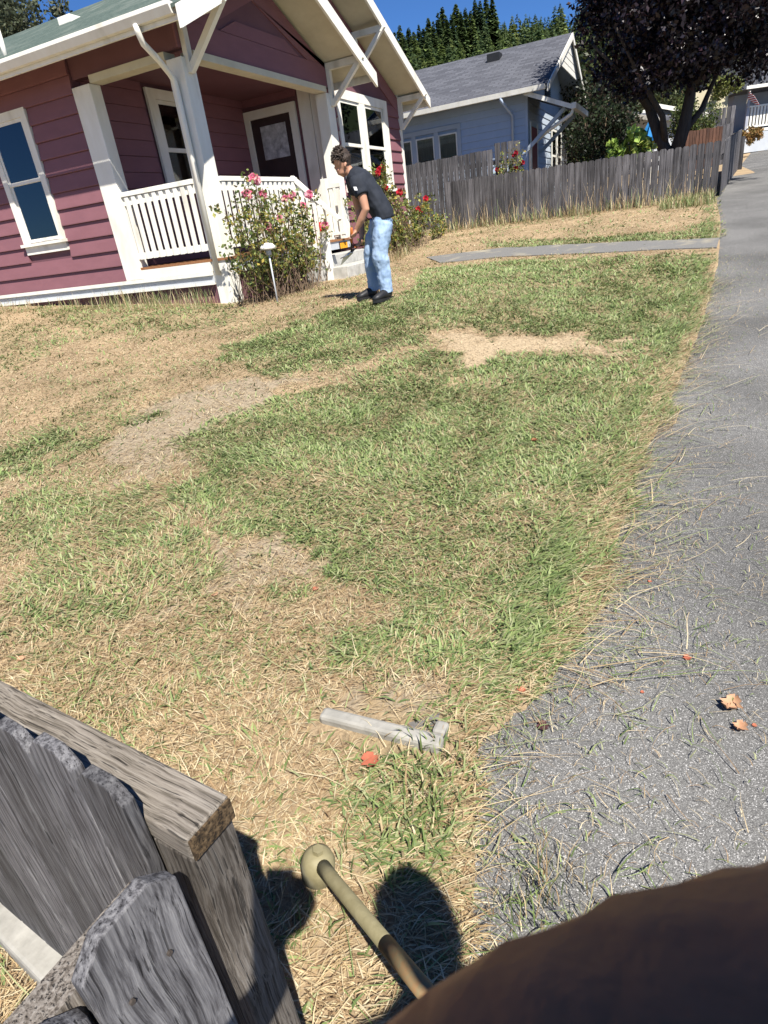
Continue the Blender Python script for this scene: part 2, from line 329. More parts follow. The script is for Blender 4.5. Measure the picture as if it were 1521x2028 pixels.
def npmesh(name, V, F, colv, material, parent=None, smooth=False):
    # V (n,3), F list of int arrays (m,3) or (m,4), colv (n,3)
    me = bpy.data.meshes.new(name); V = np.ascontiguousarray(V, dtype=np.float32)
    me.vertices.add(len(V)); me.vertices.foreach_set('co', V.ravel())
    loops = np.concatenate([f.ravel() for f in F]).astype(np.int32)
    sizes = np.concatenate([np.full(len(f), f.shape[1], dtype=np.int32) for f in F])
    starts = np.concatenate([[0], np.cumsum(sizes)[:-1]]).astype(np.int32)
    me.loops.add(len(loops)); me.loops.foreach_set('vertex_index', loops)
    me.polygons.add(len(sizes)); me.polygons.foreach_set('loop_start', starts)
    if smooth: me.polygons.foreach_set('use_smooth', np.ones(len(sizes), dtype=bool))
    me.update(calc_edges=True)
    at_ = me.attributes.new('col', 'FLOAT_COLOR', 'POINT')
    at_.data.foreach_set('color', np.concatenate([colv, np.ones((len(V), 1))], axis=1).astype(np.float32).ravel())
    me.materials.append(MATS[material]); o = bpy.data.objects.new(name, me); return link(o, parent)

def vnoise(x, y, s, seed):
    g = np.random.default_rng(seed).random((64, 64)); X = np.asarray(x) / s; Y = np.asarray(y) / s
    i = np.floor(X).astype(int); j = np.floor(Y).astype(int); fx = X - i; fy = Y - j; fx = fx * fx * (3 - 2 * fx); fy = fy * fy * (3 - 2 * fy)
    G = lambda a, b: g[a % 64, b % 64]
    return (G(i, j) * (1 - fx) + G(i + 1, j) * fx) * (1 - fy) + (G(i, j + 1) * (1 - fx) + G(i + 1, j + 1) * fx) * fy
def sstep(e0, e1, x): t = np.clip((np.asarray(x) - e0) / (e1 - e0), 0, 1); return t * t * (3 - 2 * t)

# ------------------------------------------------------------------ ground
GA = [-60, -9, -6.6, -5.1, -3.95, -1.19, 3.1, 8.6, 12, 20, 35, 60, 100, 400]
GS = [-1.9, -1.46, -1.45, -1.42, -1.36, -1.10, -.70, -.33, -.10, .30, 1.15, 2.2, 3.5, 6]
IA = [-60, -9, -6.5, -4, -2, -.7, 0, 3, 5.5, 8.6, 12, 20, 35, 60, 100, 400]
IS = [-1.9, -1.47, -1.44, -1.22, -.93, -.77, -.75, -.73, -.60, -.33, -.12, .30, 1.15, 2.2, 3.5, 6]
def gz(a, b):
    a = np.asarray(a, float); b = np.asarray(b, float)
    s = np.interp(a, GA, GS); i = np.interp(a, IA, IS)
    k = sstep(-5.8, -2.8, b); z = s * (1 - k) + i * k
    return z + .055 * np.clip(b, 0, 5) * sstep(-4, -.5, a) * (1 - sstep(1, 4, a)) + .012 * (vnoise(a + 50, b + 50, .55, 3) - .5) * sstep(-5.6, -5.0, b)
def atg(px, py, dz=0.0):
    w = ray(px, py); lo, hi = .3, 120.0
    for k in range(600):
        t = lo * (hi / lo) ** (k / 599.0); P = CAM + w * t
        if P[2] < float(gz(P[0], P[1])) + dz: break
    return Vector(P)
def gpoly(px): return np.array([atg(*p)[:2] for p in px])
def inpoly(x, y, poly):
    ins = np.zeros(len(x), bool); n = len(poly); j = n - 1
    for i in range(n):
        xi, yi = poly[i]; xj, yj = poly[j]
        c = ((yi > y) != (yj > y)) & (x < (xj - xi) * (y - yi) / (yj - yi + 1e-12) + xi); ins ^= c; j = i
    return ins
# edge of the paving: y as a function of x
_ed = [atg(*p) for p in [(905, 1950), (922, 1700), (925, 1480), (1060, 1370), (1120, 1270), (1190, 1130), (1255, 930), (1330, 770), (1385, 640), (1418, 520), (1424, 440)]]
_ed = sorted([(p.x, p.y) for p in _ed]); _ex = [-60] + [p[0] for p in _ed] + [8.62, 30, 400]; _ey = [_ed[0][1]] + [p[1] for p in _ed] + [-6.34, -8.5, -45]
def edge(a): return np.interp(a, _ex, _ey)

# walkway from the steps to the paving
_pp = [atg(*p) for p in [(845, 512), (1000, 492), (1180, 484), (1330, 478), (1445, 474), (1445, 492), (1300, 498), (1150, 504), (1000, 511), (872, 523)]]
WALK = np.array([(p.x, p.y) for p in _pp])

GREEN = [(gpoly(p), wgt) for p, wgt in [
    ([(830, 535), (1000, 518), (1300, 510), (1420, 508), (1405, 640), (1350, 700), (1215, 700), (1190, 665), (860, 655), (820, 680), (760, 700), (640, 740), (520, 745), (430, 715), (470, 680), (600, 640), (700, 600), (800, 590), (840, 560)], 1.0),
    ([(820, 690), (880, 705), (1190, 716), (1345, 700), (1335, 800), (1272, 940), (1240, 1050), (1212, 1150), (1140, 1290), (950, 1420), (800, 1330), (690, 1300), (680, 1180), (600, 1110), (540, 1060), (430, 1060), (370, 1010), (400, 920), (350, 870), (450, 820), (560, 790), (700, 750), (780, 720)], .92),
    ([(-200, 900), (0, 890), (130, 860), (150, 890), (90, 940), (0, 960), (-200, 990)], .9),
    ([(-200, 1010), (0, 1000), (150, 950), (290, 990), (300, 1040), (380, 1130), (350, 1200), (150, 1240), (60, 1240), (90, 1180), (0, 1080), (-200, 1100)], .68),
    ([(-100, 1290), (150, 1240), (420, 1260), (440, 1420), (300, 1470), (100, 1400)], .25),
    ([(760, 1520), (880, 1510), (930, 1600), (900, 1700), (760, 1720), (700, 1600)], .5),
    ([(60, 595), (230, 585), (440, 580), (500, 640), (330, 660), (100, 640)], .5),
    ([(-50, 650), (100, 640), (130, 700), (-50, 760)], .4),
    ([(240, 820), (285, 820), (285, 850), (240, 850)], .8),
    ([(960, 478), (1180, 470), (1330, 462), (1405, 440), (1415, 400), (1430, 360), (1440, 470), (1380, 490), (1200, 490), (980, 492)], .85),
    ([(830, 470), (960, 440), (1300, 400), (1420, 370), (1300, 372), (1000, 425), (860, 450)], .55)]]
STRAW = gpoly([(850, 668), (930, 660), (1050, 668), (1190, 680), (1200, 705), (1120, 716), (1000, 708), (890, 695)])
BARE = [gpoly([(200, 870), (330, 800), (450, 760), (560, 745), (560, 790), (440, 850), (350, 930), (230, 960)]), gpoly([(390, 1090), (560, 1070), (600, 1150), (560, 1210), (380, 1220)]),
        gpoly([(600, 1360), (760, 1350), (890, 1440), (880, 1520), (780, 1520), (610, 1440)])]
def lawn_masks(a, b):
    ja = a + (vnoise(a + 90, b + 90, .23, 5) - .5) * .45; jb = b + (vnoise(a + 90, b + 90, .23, 6) - .5) * .45 + (vnoise(a + 90, b + 90, .05, 63) - .5) * .22; ja = ja + (vnoise(a + 90, b + 90, .05, 64) - .5) * .22
    g = .09 + .22 * sstep(.45, .8, vnoise(a + 70, b + 70, .6, 8))
    for poly, wgt in GREEN: g = np.where(inpoly(ja, jb, poly), wgt, g)
    g = g * (.72 + .45 * vnoise(a + 40, b + 40, .35, 9)) - .25 * sstep(.62, .85, vnoise(a + 20, b + 20, .9, 12)) * (g > .3)
    g = g * (.62 + .62 * sstep(.25, .75, .6 * vnoise(a + 15, b + 15, .13, 71) + .4 * vnoise(a + 15, b + 15, .06, 72)))
    st = inpoly(ja + (vnoise(a + 3, b + 3, .4, 91) - .5) * .5, jb + (rng.random(len(a)) - .5) * .35 + (vnoise(a + 3, b + 3, .4, 92) - .5) * .4, STRAW); g = np.where(st, .02, g)
    ba = np.zeros(len(a), bool)
    for poly in BARE: ba |= inpoly(ja, jb, poly)
    g = np.where(ba & (g < .6), .06, g)
    g = np.where(b < edge(a) + .16 * vnoise(a + 5, b + 5, .2, 14), g * .5, g)
    return np.clip(g, 0, 1), st, ba

def grid_mesh(name, xs, ys, zf, colf, material, keep=None):
    X, Y = np.meshgrid(xs, ys, indexing='ij'); Zm = zf(X.ravel(), Y.ravel()); nx, ny = len(xs), len(ys)
    V = np.stack([X.ravel(), Y.ravel(), Zm], 1); idx = np.arange(nx * ny).reshape(nx, ny)
    F = np.stack([idx[:-1, :-1].ravel(), idx[1:, :-1].ravel(), idx[1:, 1:].ravel(), idx[:-1, 1:].ravel()], 1)
    if keep is not None:
        c = V[F].mean(1); F = F[keep(c[:, 0], c[:, 1])]
    return npmesh(name, V, [F], colf(V[:, 0], V[:, 1]), material, smooth=True)
def soil_col(a, b):
    g, st, ba = lawn_masks(a, b)
    base = np.array([.36, .265, .165]); gr = np.array([.12, .125, .05]); pale = np.array([.40, .31, .20]); dirt = np.array([.31, .25, .175])
    c = base + (gr - base) * (.7 * g)[:, None]; n = vnoise(a + 33, b + 33, .4, 15)[:, None]
    c = c * (.8 + .4 * n); c[st] = pale; c[ba] = dirt; return c
xs = np.concatenate([np.arange(-9.5, 9.6, .06), np.linspace(9.7, 30, 60), np.geomspace(31, 400, 30)]); ys = np.concatenate([np.linspace(-40, -7, 20), np.arange(-6.9, 5.2, .06), np.linspace(5.4, 30, 40), np.geomspace(32, 300, 20)])
xs = np.concatenate([np.linspace(-60, -9.7, 30), xs])
def ground_z(a, b): return gz(a, b) - .035 * (1 - sstep(-.10, .02, b - edge(a)))
struct(grid_mesh('ground', xs, ys, ground_z, soil_col, 'lawn_soil'))
xs2 = np.concatenate([np.linspace(-40, -9.6, 25), np.arange(-9.5, 9.6, .1), np.linspace(9.8, 60, 90), np.geomspace(62, 380, 20)])
t2 = np.concatenate([np.linspace(0, 1.2, 10), np.linspace(1.5, 30, 40)])
Xp = np.repeat(xs2, len(t2)); Yp = edge(Xp) + .02 - np.tile(t2, len(xs2)); Vp = np.stack([Xp, Yp, gz(Xp, Yp) - .012], 1)
ip = np.arange(len(xs2) * len(t2)).reshape(len(xs2), len(t2))
Fp = np.stack([ip[:-1, :-1].ravel(), ip[:-1, 1:].ravel(), ip[1:, 1:].ravel(), ip[1:, :-1].ravel()], 1)
struct(npmesh('street_paving', Vp, [Fp], np.full((len(Vp), 3), .2), 'asphalt', smooth=True))
# walkway
bm = B(); wv = []
for i in range(5):
    p, q = WALK[i], WALK[9 - i]
    wv.append([(p[0], p[1]), (q[0], q[1])])
rows = []
for k in range(4):
    for s in range(6):
        t = s / 6
        pa = np.array(wv[k][0]) * (1 - t) + np.array(wv[k + 1][0]) * t; pb = np.array(wv[k][1]) * (1 - t) + np.array(wv[k + 1][1]) * t
        rows.append((pa, pb))
vr = [[bm.verts.new((p[0], p[1], float(gz(p[0], p[1])) + dz)) for p, dz in ((pa, -.03), (pa, .014), ((pa + pb) / 2, .016), (pb, .014), (pb, -.03))] for pa, pb in rows]
for r0, r1 in zip(vr, vr[1:]):
    for k in range(4): bm.faces.new([r0[k], r0[k + 1], r1[k + 1], r1[k]])
mat('path_grey', (.125, .122, .115), (.19, .185, .175), 60, .95, .3, c3=(.30, .27, .20), c3scale=2.5)
struct(obj('walkway_path', bm, 'path_grey'))

# ------------------------------------------------------------------ hillside with woods
def hill_z(a, b):
    r = np.hypot(a - CAM[0], b - CAM[1]); th = np.degrees(np.arctan2(a - CAM[0], b - CAM[1]))
    return gz(a, b) * 0 + np.interp(r, [55, 75, 110, 160, 220, 320], [-3, 3, 12, 24, 35, 42])
def hpos(az, r): d = dirn(az); return CAM[0] + d[0] * r, CAM[1] + d[1] * r
azs = np.linspace(-60, 75, 60); rs = np.linspace(55, 320, 40)
Vh = []; 
for a_ in azs:
    for r_ in rs:
        x, y = hpos(a_, r_); Vh.append((x, y, float(hill_z(np.array(x), np.array(y))) + 2.5 * float(vnoise(x + 500, y + 500, 24, 21))))
ih = np.arange(60 * 40).reshape(60, 40); Fh = np.stack([ih[:-1, :-1].ravel(), ih[:-1, 1:].ravel(), ih[1:, 1:].ravel(), ih[1:, :-1].ravel()], 1)
hc = np.tile(np.array([[.035, .05, .02]]), (len(Vh), 1)); struct(npmesh('hillside_terrain', np.array(Vh), [Fh], hc, 'lawn_soil', smooth=True))

def conifer_arrays(h, rad, n, seed, col, tipfrac=0.0):
    r = np.random.default_rng(seed); t = r.random(n) ** .8; z = h * (.06 + .94 * t); R = rad * (1 - t) ** .82 + .06 * rad
    R *= .55 + .6 * r.random(n); ph = r.random(n) * 2 * np.pi; wd = R * .26 + .14; droop = R * (.12 + .28 * r.random(n)); q = r.random(n) * .25
    c, s = np.cos(ph), np.sin(ph)
    base = np.stack([c * R * q, s * R * q, z], 1); tip = np.stack([c * R, s * R, z - droop], 1)
    mid = base * .45 + tip * .55 + np.stack([0 * z, 0 * z, .12 * R], 1); sd_ = np.stack([-s, c, .35 * (r.random(n) - .5)], 1) * wd[:, None]
    V = np.stack([base, mid - sd_, tip, mid + sd_], 1).reshape(-1, 3); F = np.arange(4 * n).reshape(n, 4)
    k = (.6 + .8 * r.random(n))[:, None, None]; cc = np.array(col)[None, None, :] * k; cc = np.broadcast_to(cc, (n, 4, 3)).reshape(-1, 3)
    top = np.array([[-.12, 0, h * .93], [.12, 0, h * .93], [0, 0, h * 1.03]]); V = np.concatenate([V, top]); cc = np.concatenate([cc, np.tile(np.array(col), (3, 1))])
    return V, F, np.array([[4 * n, 4 * n + 1, 4 * n + 2]]), cc
CON = []
for k in range(7):
    col = [(.11, .155, .05), (.085, .125, .055), (.14, .185, .06), (.095, .14, .065), (.155, .19, .065), (.09, .12, .05), (.12, .16, .07)][k]
    V, F4, F3, cc = conifer_arrays(18, 4.6 + .4 * (k % 3), 210, 100 + k, col); CON.append((V, F4, F3, cc))
# woods as one mass
Vs, F4s, F3s, Cs = [], [], [], []; off = 0; r = np.random.default_rng(5)
for k in range(1900):
    az_ = r.uniform(-28, 38); rr = 62 + 150 * r.random() ** 1.1; x, y = hpos(az_, rr); s = r.uniform(.38, .68); V, F4, F3, cc = CON[r.integers(0, 7)]
    th = r.random() * 6.28; Rm = np.array([[math.cos(th), -math.sin(th), 0], [math.sin(th), math.cos(th), 0], [0, 0, 1]])
    Vs.append((V * np.array([s, s, s]) ) @ Rm.T + np.array([x, y, float(hill_z(np.array(x), np.array(y)))])); F4s.append(F4 + off); F3s.append(F3 + off); Cs.append(cc); off += len(V)
stuff(npmesh('forest', np.concatenate(Vs), [np.concatenate(F4s), np.concatenate(F3s)], np.concatenate(Cs), 'conifer'), 'dense green conifer woods covering the hillside behind the houses', 'forest')
# nearer conifers that stand out one by one
def conifer_tree(name, label, x, y, z, h, rad, seed, col, group=None, n=1500):
    t = thing(name, label, 'tree', (x, y, z), group); V, F4, F3, cc = conifer_arrays(h, rad, n, seed, col)
    npmesh('crown', V + np.array([x, y, z]), [F4, F3], cc, 'conifer', t)
    bm = B(); tube(bm, [(x, y, z - .4), (x, y, z + h * .5), (x, y, z + h * .97)], [h * .016, h * .01, .03], 8); obj('trunk', bm, 'bark_brown', t, True); return t
for k, (px, py, d) in enumerate([(772, 74, 128), (780, 58, 132), (790, 44, 135), (799, 62, 124), (808, 50, 133), (818, 57, 126), (828, 42, 136), (838, 52, 128), (847, 30, 138), (857, 36, 131), (866, 18, 140), (875, 9, 142), (884, 28, 133), (893, 22, 136), (902, 3, 144), (912, 18, 137), (921, 9, 143), (931, 14, 138), (940, -6, 148), (950, -4, 144), (962, -14, 150), (974, -10, 146)]):
    top = at(px, py, d); h = 11 + (k * 37 % 7); conifer_tree('conifer_tree', 'tall green conifer rising along the skyline of the wooded hill', top.x, top.y, top.z - h * 1.03, h, 2.9 + .4 * (k % 3), 300 + k, [(.09, .13, .05), (.075, .115, .055), (.12, .16, .055)][k % 3], 'conifers along the hill skyline', 700)
p = at(-25, 60, 27); conifer_tree('conifer_tree', 'dark conifer behind the green shingled roof of the pink house', p.x, p.y, -.2, 11, 2.6, 77, (.028, .042, .026))

# ------------------------------------------------------------------ leaves helper
def leaf_arrays(P, size, r, flat=0.0, ratio=.55, upbias=0.0):
    n = len(P); d = r.normal(size=(n, 3)); d[:, 2] += upbias; d /= np.linalg.norm(d, axis=1)[:, None]
    e = r.normal(size=(n, 3)); e -= (e * d).sum(1)[:, None] * d; e /= np.linalg.norm(e, axis=1)[:, None]
    nrm = np.cross(d, e); s = size * (.6 + .8 * r.random(n))[:, None]
    a = P; b = P + d * s * .5 + e * s * ratio * .5 + nrm * s * .10; c = P + d * s; f = P + d * s * .5 - e * s * ratio * .5 + nrm * s * .10
    return np.stack([a, b, c, f], 1).reshape(-1, 3), np.arange(4 * n).reshape(n, 4)
def leafcol(n, cols, r, jit=.3):
    k = r.integers(0, len(cols), n); c = np.array(cols)[k] * (1 - jit + 2 * jit * r.random(n))[:, None]; return np.repeat(c, 4, axis=0)
def clump_points(centers, radii, per, r):
    c = np.repeat(np.array(centers), per, axis=0); R = np.repeat(np.array(radii), per)
    d = r.normal(size=c.shape); d /= np.linalg.norm(d, axis=1)[:, None]; return c + d * (R * r.random(len(R)) ** .45)[:, None]


# ------------------------------------------------------------------ pink house
EAV = -.60; SL = .445; ZE = 2.44; RIDGE = 3.7
def roofz(a): return ZE + SL * (a - EAV) if a <= RIDGE else ZE + SL * (2 * RIDGE - a - EAV)
def porchz(a): return ZE + SL * (a - EAV) if a <= 1.87 else ZE + SL * (2 * 1.87 - a - EAV)
H = thing('pink_house', 'pink clapboard bungalow with white trim and a covered corner porch', 'house', (0, 0, -.75))
T = .12
# walls (cores behind the clapboards)
bm = B(); box(bm, .0, .14, 1.88, 9.2, -.52, 2.58); box(bm, 7.58, 7.70, .4, 9.2, -.5, 2.58); box(bm, 0, 7.7, 9.2, 9.34, -.5, 2.58); prism(bm, [(0, 2.58), (7.7, 2.58), (RIDGE, 4.05)], 'y', 9.2, 9.34); obj('wall', bm, 'pink_shaded', H)
bm = B(); box(bm, .14, 3.9, 1.88, 2.0, -.14, 2.5); obj('wall', bm, 'pink_shaded', H)             # porch back wall
bm = B(); box(bm, 3.91, 4.03, .40, 1.875, -.14, 2.5); obj('wall', bm, 'pink_shaded', H)
bm = B(); prism(bm, [(3.98, -.75), (7.70, -.75), (7.70, roofz(7.7) - T - .004), (RIDGE, roofz(RIDGE) - T - .004), (1.9, roofz(1.9) - T - .004), (1.9, 3.3), (3.98, 2.45)], 'y', .27, .395); obj('wall', bm, 'pink_shaded', H)
# clapboards
def clap_side(name, y0, y1, z, parent, x=0.0, h=.217):
    pr(name, 'pink_paint', parent, [(x - .002, z), (x - .038, z + .004), (x - .038, z + .018), (x - .010, z + h - .006), (x - .002, z + h - .006)], 'y', y0, y1)
def clap_front(name, x0, x1, z, parent, y=.27, h=.217):
    pr(name, 'pink_paint', parent, [(y - .002, z), (y - .038, z + .004), (y - .038, z + .018), (y - .010, z + h - .006), (y - .002, z + h - .006)], 'x', x0, x1)
z0 = -.305
for k in range(13):
    z = z0 + .217 * k
    if z > 2.5: break
    if .20 < z + .1 < 2.12: clap_side('siding_board', 1.885, 2.862, z, H); clap_side('siding_board', 3.828, 9.2, z, H)
    else: clap_side('siding_board', 1.885, 5.2, z, H); clap_side('siding_board', 5.204, 9.2, z, H)
for k in range(12):
    z = z0 + .217 * k + .02
    if .55 < z + .1 < 2.40: clap_front('siding_board', 3.985, 4.53, z, H); clap_front('siding_board', 6.92, 7.60, z, H)
    else: clap_front('siding_board', 3.985, 7.60, z, H)
for k in range(12):                                  # boards inside the porch
    z = -.14 + .217 * k
    pr('siding_board', 'pink_paint', H, [(1.878, z), (1.856, z + .003), (1.856, z + .018), (1.870, z + .211), (1.878, z + .211)], 'x', .14, 1.30 if .8 < z < 2.25 else 3.9)
    if .8 < z < 2.25: pr('siding_board', 'pink_paint', H, [(1.878, z), (1.856, z + .003), (1.856, z + .018), (1.870, z + .211), (1.878, z + .211)], 'x', 2.36, 3.9)
    if z > 2.15: pr('siding_board', 'pink_paint', H, [(3.908, z), (3.886, z + .003), (3.886, z + .018), (3.900, z + .211), (3.908, z + .211)], 'y', .70, 1.85)
# band above porch side opening, porch gable
bx('beam', 'pink_shaded', H, .02, .14, .02, 1.875, 2.235, 2.60); bx('beam', 'soffit_paint', H, -.012, .20, .245, 1.55, 2.145, 2.232)
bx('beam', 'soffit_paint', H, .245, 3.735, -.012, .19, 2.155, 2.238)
pr('gable_panel', 'pink_shaded', H, [(.0, 2.242), (3.98, 2.242), (3.98, porchz(3.98) - T - .01), (1.87, porchz(1.87) - T - .01), (0, porchz(0) - T - .01)], 'y', .035, .12)
def gband(poly): pr('frieze_board', 'pink_paint', H, poly, 'y', .012, .034)
gband([(.0, 2.242), (3.98, 2.242), (3.98, 2.55), (0, 2.55)])
gband([(0, 2.553), (.70, 2.553), (1.87, 3.05), (1.87, porchz(1.87) - T - .01), (0, porchz(0) - T - .01)]); gband([(3.98, 2.553), (3.24, 2.553), (1.873, 3.05), (1.873, porchz(1.87) - T - .01), (3.98, porchz(3.98) - T - .01)])
gband([(.95, 2.556), (2.99, 2.556), (2.60, 2.72), (1.34, 2.72)])
bx('porch_ceiling', 'pink_shaded', H, .2, 3.90, .19, 1.85, 2.36, 2.40)
# main gable frieze along the rake
pr('frieze_board', 'pink_paint', H, [(4.2, roofz(4.2) - T - .01), (7.62, roofz(7.62) - T - .01), (7.62, roofz(7.62) - T - .30), (4.2, roofz(4.2) - T - .30)], 'y', .243, .264)
# corner boards and trim
bx('corner_board', 'white_paint', H, 7.604, 7.735, .235, .262, -.62, 2.62); bx('corner_board', 'white_paint', H, 7.71, 7.735, .264, .40, -.62, 2.62)
bx('trim_board', 'white_paint', H, 3.875, 3.906, .42, .66, -.14, 2.36); bx('trim_board', 'white_paint', H, 3.86, 3.88, .26, .40, -.14, 2.30)
# roofs
roof = None
def slope(name, a0, a1, zf, b0, b1, parent, material='green_shingle', t=.035):
    return pr(name, material, parent, [(a0, zf(a0)), (a1, zf(a1)), (a1, zf(a1) - t), (a0, zf(a0) - t)], 'y', b0, b1)
roof = slope('roof', EAV, RIDGE, roofz, -.35, 9.6, H); slope('roof', RIDGE, 2 * RIDGE - EAV, roofz, -.35, 9.6, H)
slope('roof', EAV - .1, 1.87, porchz, -.64, -.352, H); slope('roof', 1.87, 4.37, porchz, -.64, .26, H)
def sofz(f): return lambda a: f(a) - .037
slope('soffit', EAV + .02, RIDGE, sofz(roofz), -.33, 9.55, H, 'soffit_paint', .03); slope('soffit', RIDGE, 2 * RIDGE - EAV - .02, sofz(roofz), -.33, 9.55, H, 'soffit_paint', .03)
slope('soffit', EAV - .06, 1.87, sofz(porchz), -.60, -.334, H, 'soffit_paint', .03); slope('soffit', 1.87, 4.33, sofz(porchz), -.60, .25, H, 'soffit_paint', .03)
def rake(a0, a1, f, b, d=.20): return pr('rake_board', 'white_paint', H, [(a0, f(a0) - .012), (a1, f(a1) - .012), (a1, f(a1) - d), (a0, f(a0) - d)], 'y', b, b + .04)
rake(EAV - .14, 1.868, porchz, -.682, .22); rake(1.872, 4.42, porchz, -.682, .22); rake(1.9, RIDGE - .002, roofz, -.392); rake(RIDGE + .002, 2 * RIDGE - EAV + .02, roofz, -.392)
bx('fascia', 'white_paint', H, EAV - .03, EAV - .002, -.60, 9.6, ZE - .17, ZE - .04); bx('fascia', 'white_paint', H, 2 * RIDGE - EAV + .002, 2 * RIDGE - EAV + .03, -.34, 9.6, ZE - .17, ZE - .04)
bx('fascia', 'white_paint', H, 4.372, 4.40, -.63, .25, porchz(4.37) - .15, porchz(4.37) - .04)
# gutter, downspout
g = pr('gutter', 'white_paint', H, [(EAV - .034, ZE - .02), (EAV - .14, ZE - .01), (EAV - .14, ZE - .05), (EAV - .10, ZE - .125), (EAV - .034, ZE - .125)], 'y', -.55, 9.6, bevel=.004)
bm = B(); _dy = ata(268, 44, EAV - .09).y; tube(bm, [(EAV - .09, _dy, ZE - .11), (EAV - .085, _dy, ZE - .18), (EAV - .02, _dy + .02, ZE - .27), (-.40, .02, 2.05), (-.15, .11, 1.97), (-.06, .13, 1.90), (-.05, .13, 1.78), (-.05, .13, -.35)], [.036] * 8, 10, up=(0, 1, 0)); obj('downspout', bm, 'white_paint', H, True)
# brackets
def bracket(a, b0, b1, z, parent):
    bm = B(); box(bm, a - .045, a + .045, b1, b0, z - .10, z); box(bm, a - .045, a + .045, b0 - .07, b0 - .002, z - .62, z - .102)
    beam(bm, (a, b0 - .04, z - .60), (a, b1 - .05, z - .02), .075, .075, (1, 0, 0)); return obj('bracket', bm, 'white_paint', parent)
bracket(.11, .01, -.63, 2.60, H); bracket(3.88, .01, -.63, 2.58, H); bx('bracket', 'white_paint', H, 1.82, 1.92, -.63, .005, 3.22, 3.34); bracket(5.62, .24, -.36, 3.34, H); bracket(7.66, .234, -.36, 2.50, H)
# posts
bx('post', 'white_paint', H, -.004, .24, -.004, .24, -.80, 2.142, bevel=.006); bx('post', 'white_paint', H, 3.72, 3.98, -.002, .22, -.16, 2.152, bevel=.006); bx('post', 'white_paint', H, -.036, .16, 1.55, 1.878, -.30, 2.142, bevel=.006)
# deck and skirt
for k in range(11): bx('deck_board', 'deck_wood', H, -.02, 3.89, -.03 + .17 * k, -.03 + .17 * k + .165, -.175, -.142)
bx('skirt_board', 'white_paint', H, -.026, .02, .25, 1.55, -.30, -.178); bx('skirt_board', 'white_paint', H, -.045, .0, .25, 9.2, -.352, -.302); bx('skirt_board', 'grey_paint', H, -.015, .01, .25, 9.2, -.44, -.354); bx('skirt_board', 'white_paint', H, -.05, .0, .25, 9.2, -.475, -.442)
bx('foundation', 'pink_shaded', H, .03, .2, .25, 9.2, -.9, -.476); bx('foundation', 'pink_shaded', H, .245, 2.2, .03, .10, -.95, -.362)
bx('skirt_board', 'grey_paint', H, .245, 3.9, -.012, .08, -.305, -.178); bx('skirt_board', 'white_paint', H, .245, 2.2, -.03, .04, -.358, -.308)
# steps
bx('step', 'concrete', H, 2.24, 3.96, -.36, -.014, -.9, -.362, bevel=.012); bx('step', 'concrete', H, 2.20, 3.99, -.74, -.363, -1.0, -.545, bevel=.012); bx('step', 'concrete', H, 2.0, 2.196, -.33, -.05, -.95, -.40, bevel=.012)
# railings
R1 = bx('railing', 'white_paint', H, -.03, .07, .245, 1.55, .79, .85, bevel=.004); bx('railing', 'white_paint', H, .0, .05, .245, 1.55, .68, .785); bx('railing', 'white_paint', H, -.0, .05, .245, 1.55, -.03, .055)
for k in range(10): bx('baluster', 'white_paint', H, -.022, -.002, .275 + .128 * k, .275 + .128 * k + .068, -.035, .785)
bx('railing', 'white_paint', H, .245, 2.24, -.03, .07, .79, .85, bevel=.004); bx('railing', 'white_paint', H, .245, 2.2, .0, .05, .68, .785); bx('railing', 'white_paint', H, .245, 2.2, .0, .05, -.03, .055)
for k in range(15): bx('baluster', 'white_paint', H, .27 + .128 * k, .27 + .128 * k + .068, -.022, -.002, -.035, .785)
bx('newel_post', 'white_paint', H, 2.15, 2.25, -.46, -.36, -.95, .40, bevel=.005); bx('newel_post', 'white_paint', H, 2.16, 2.24, -.02, .055, -.14, .785)
bm = B(); beam(bm, (2.2, .04, .86), (2.2, -.72, .15), .10, .05, (0, 0, 1)); obj('handrail', bm, 'white_paint', H, bevel=.004)
bm = B(); beam(bm, (2.2, -.02, .72), (2.2, -.40, .36), .035, .09, (0, 0, 1)); obj('handrail', bm, 'white_paint', H)
for b in (-.10, -.21, -.31): bx('baluster', 'white_paint', H, 2.165, 2.185, b - .035, b + .035, -.33, .74 + b * .93)
for b in (-.08, .06): bx('baluster', 'white_paint', H, 3.50, 3.53, b - .035, b + .035, -.10, .70)
bx('newel_post', 'white_paint', H, 3.46, 3.56, .12, .22, -.14, .86, bevel=.004); bx('railing', 'white_paint', H, 3.49, 3.55, -.14, .118, .70, .76); bx('railing', 'white_paint', H, 3.49, 3.55, -.14, .118, -.07, -.02)
tag(bx('reflector', 'red_plastic', None, 2.145, 2.158, -.40, -.36, .02, .16, bevel=.003), 'small red plastic reflector on the white stair newel post', 'reflector')
GR = thing('amber_grille', 'small amber grille fixed under the porch deck edge above the concrete steps', 'grille', (3.55, -.02, -.28))
bx('frame', 'black_metal', GR, 3.40, 3.72, -.026, -.013, -.315, -.20)
for k in range(4): bx('bar', 'amber', GR, 3.415 + .075 * k, 3.470 + .075 * k, -.036, -.027, -.305, -.21)

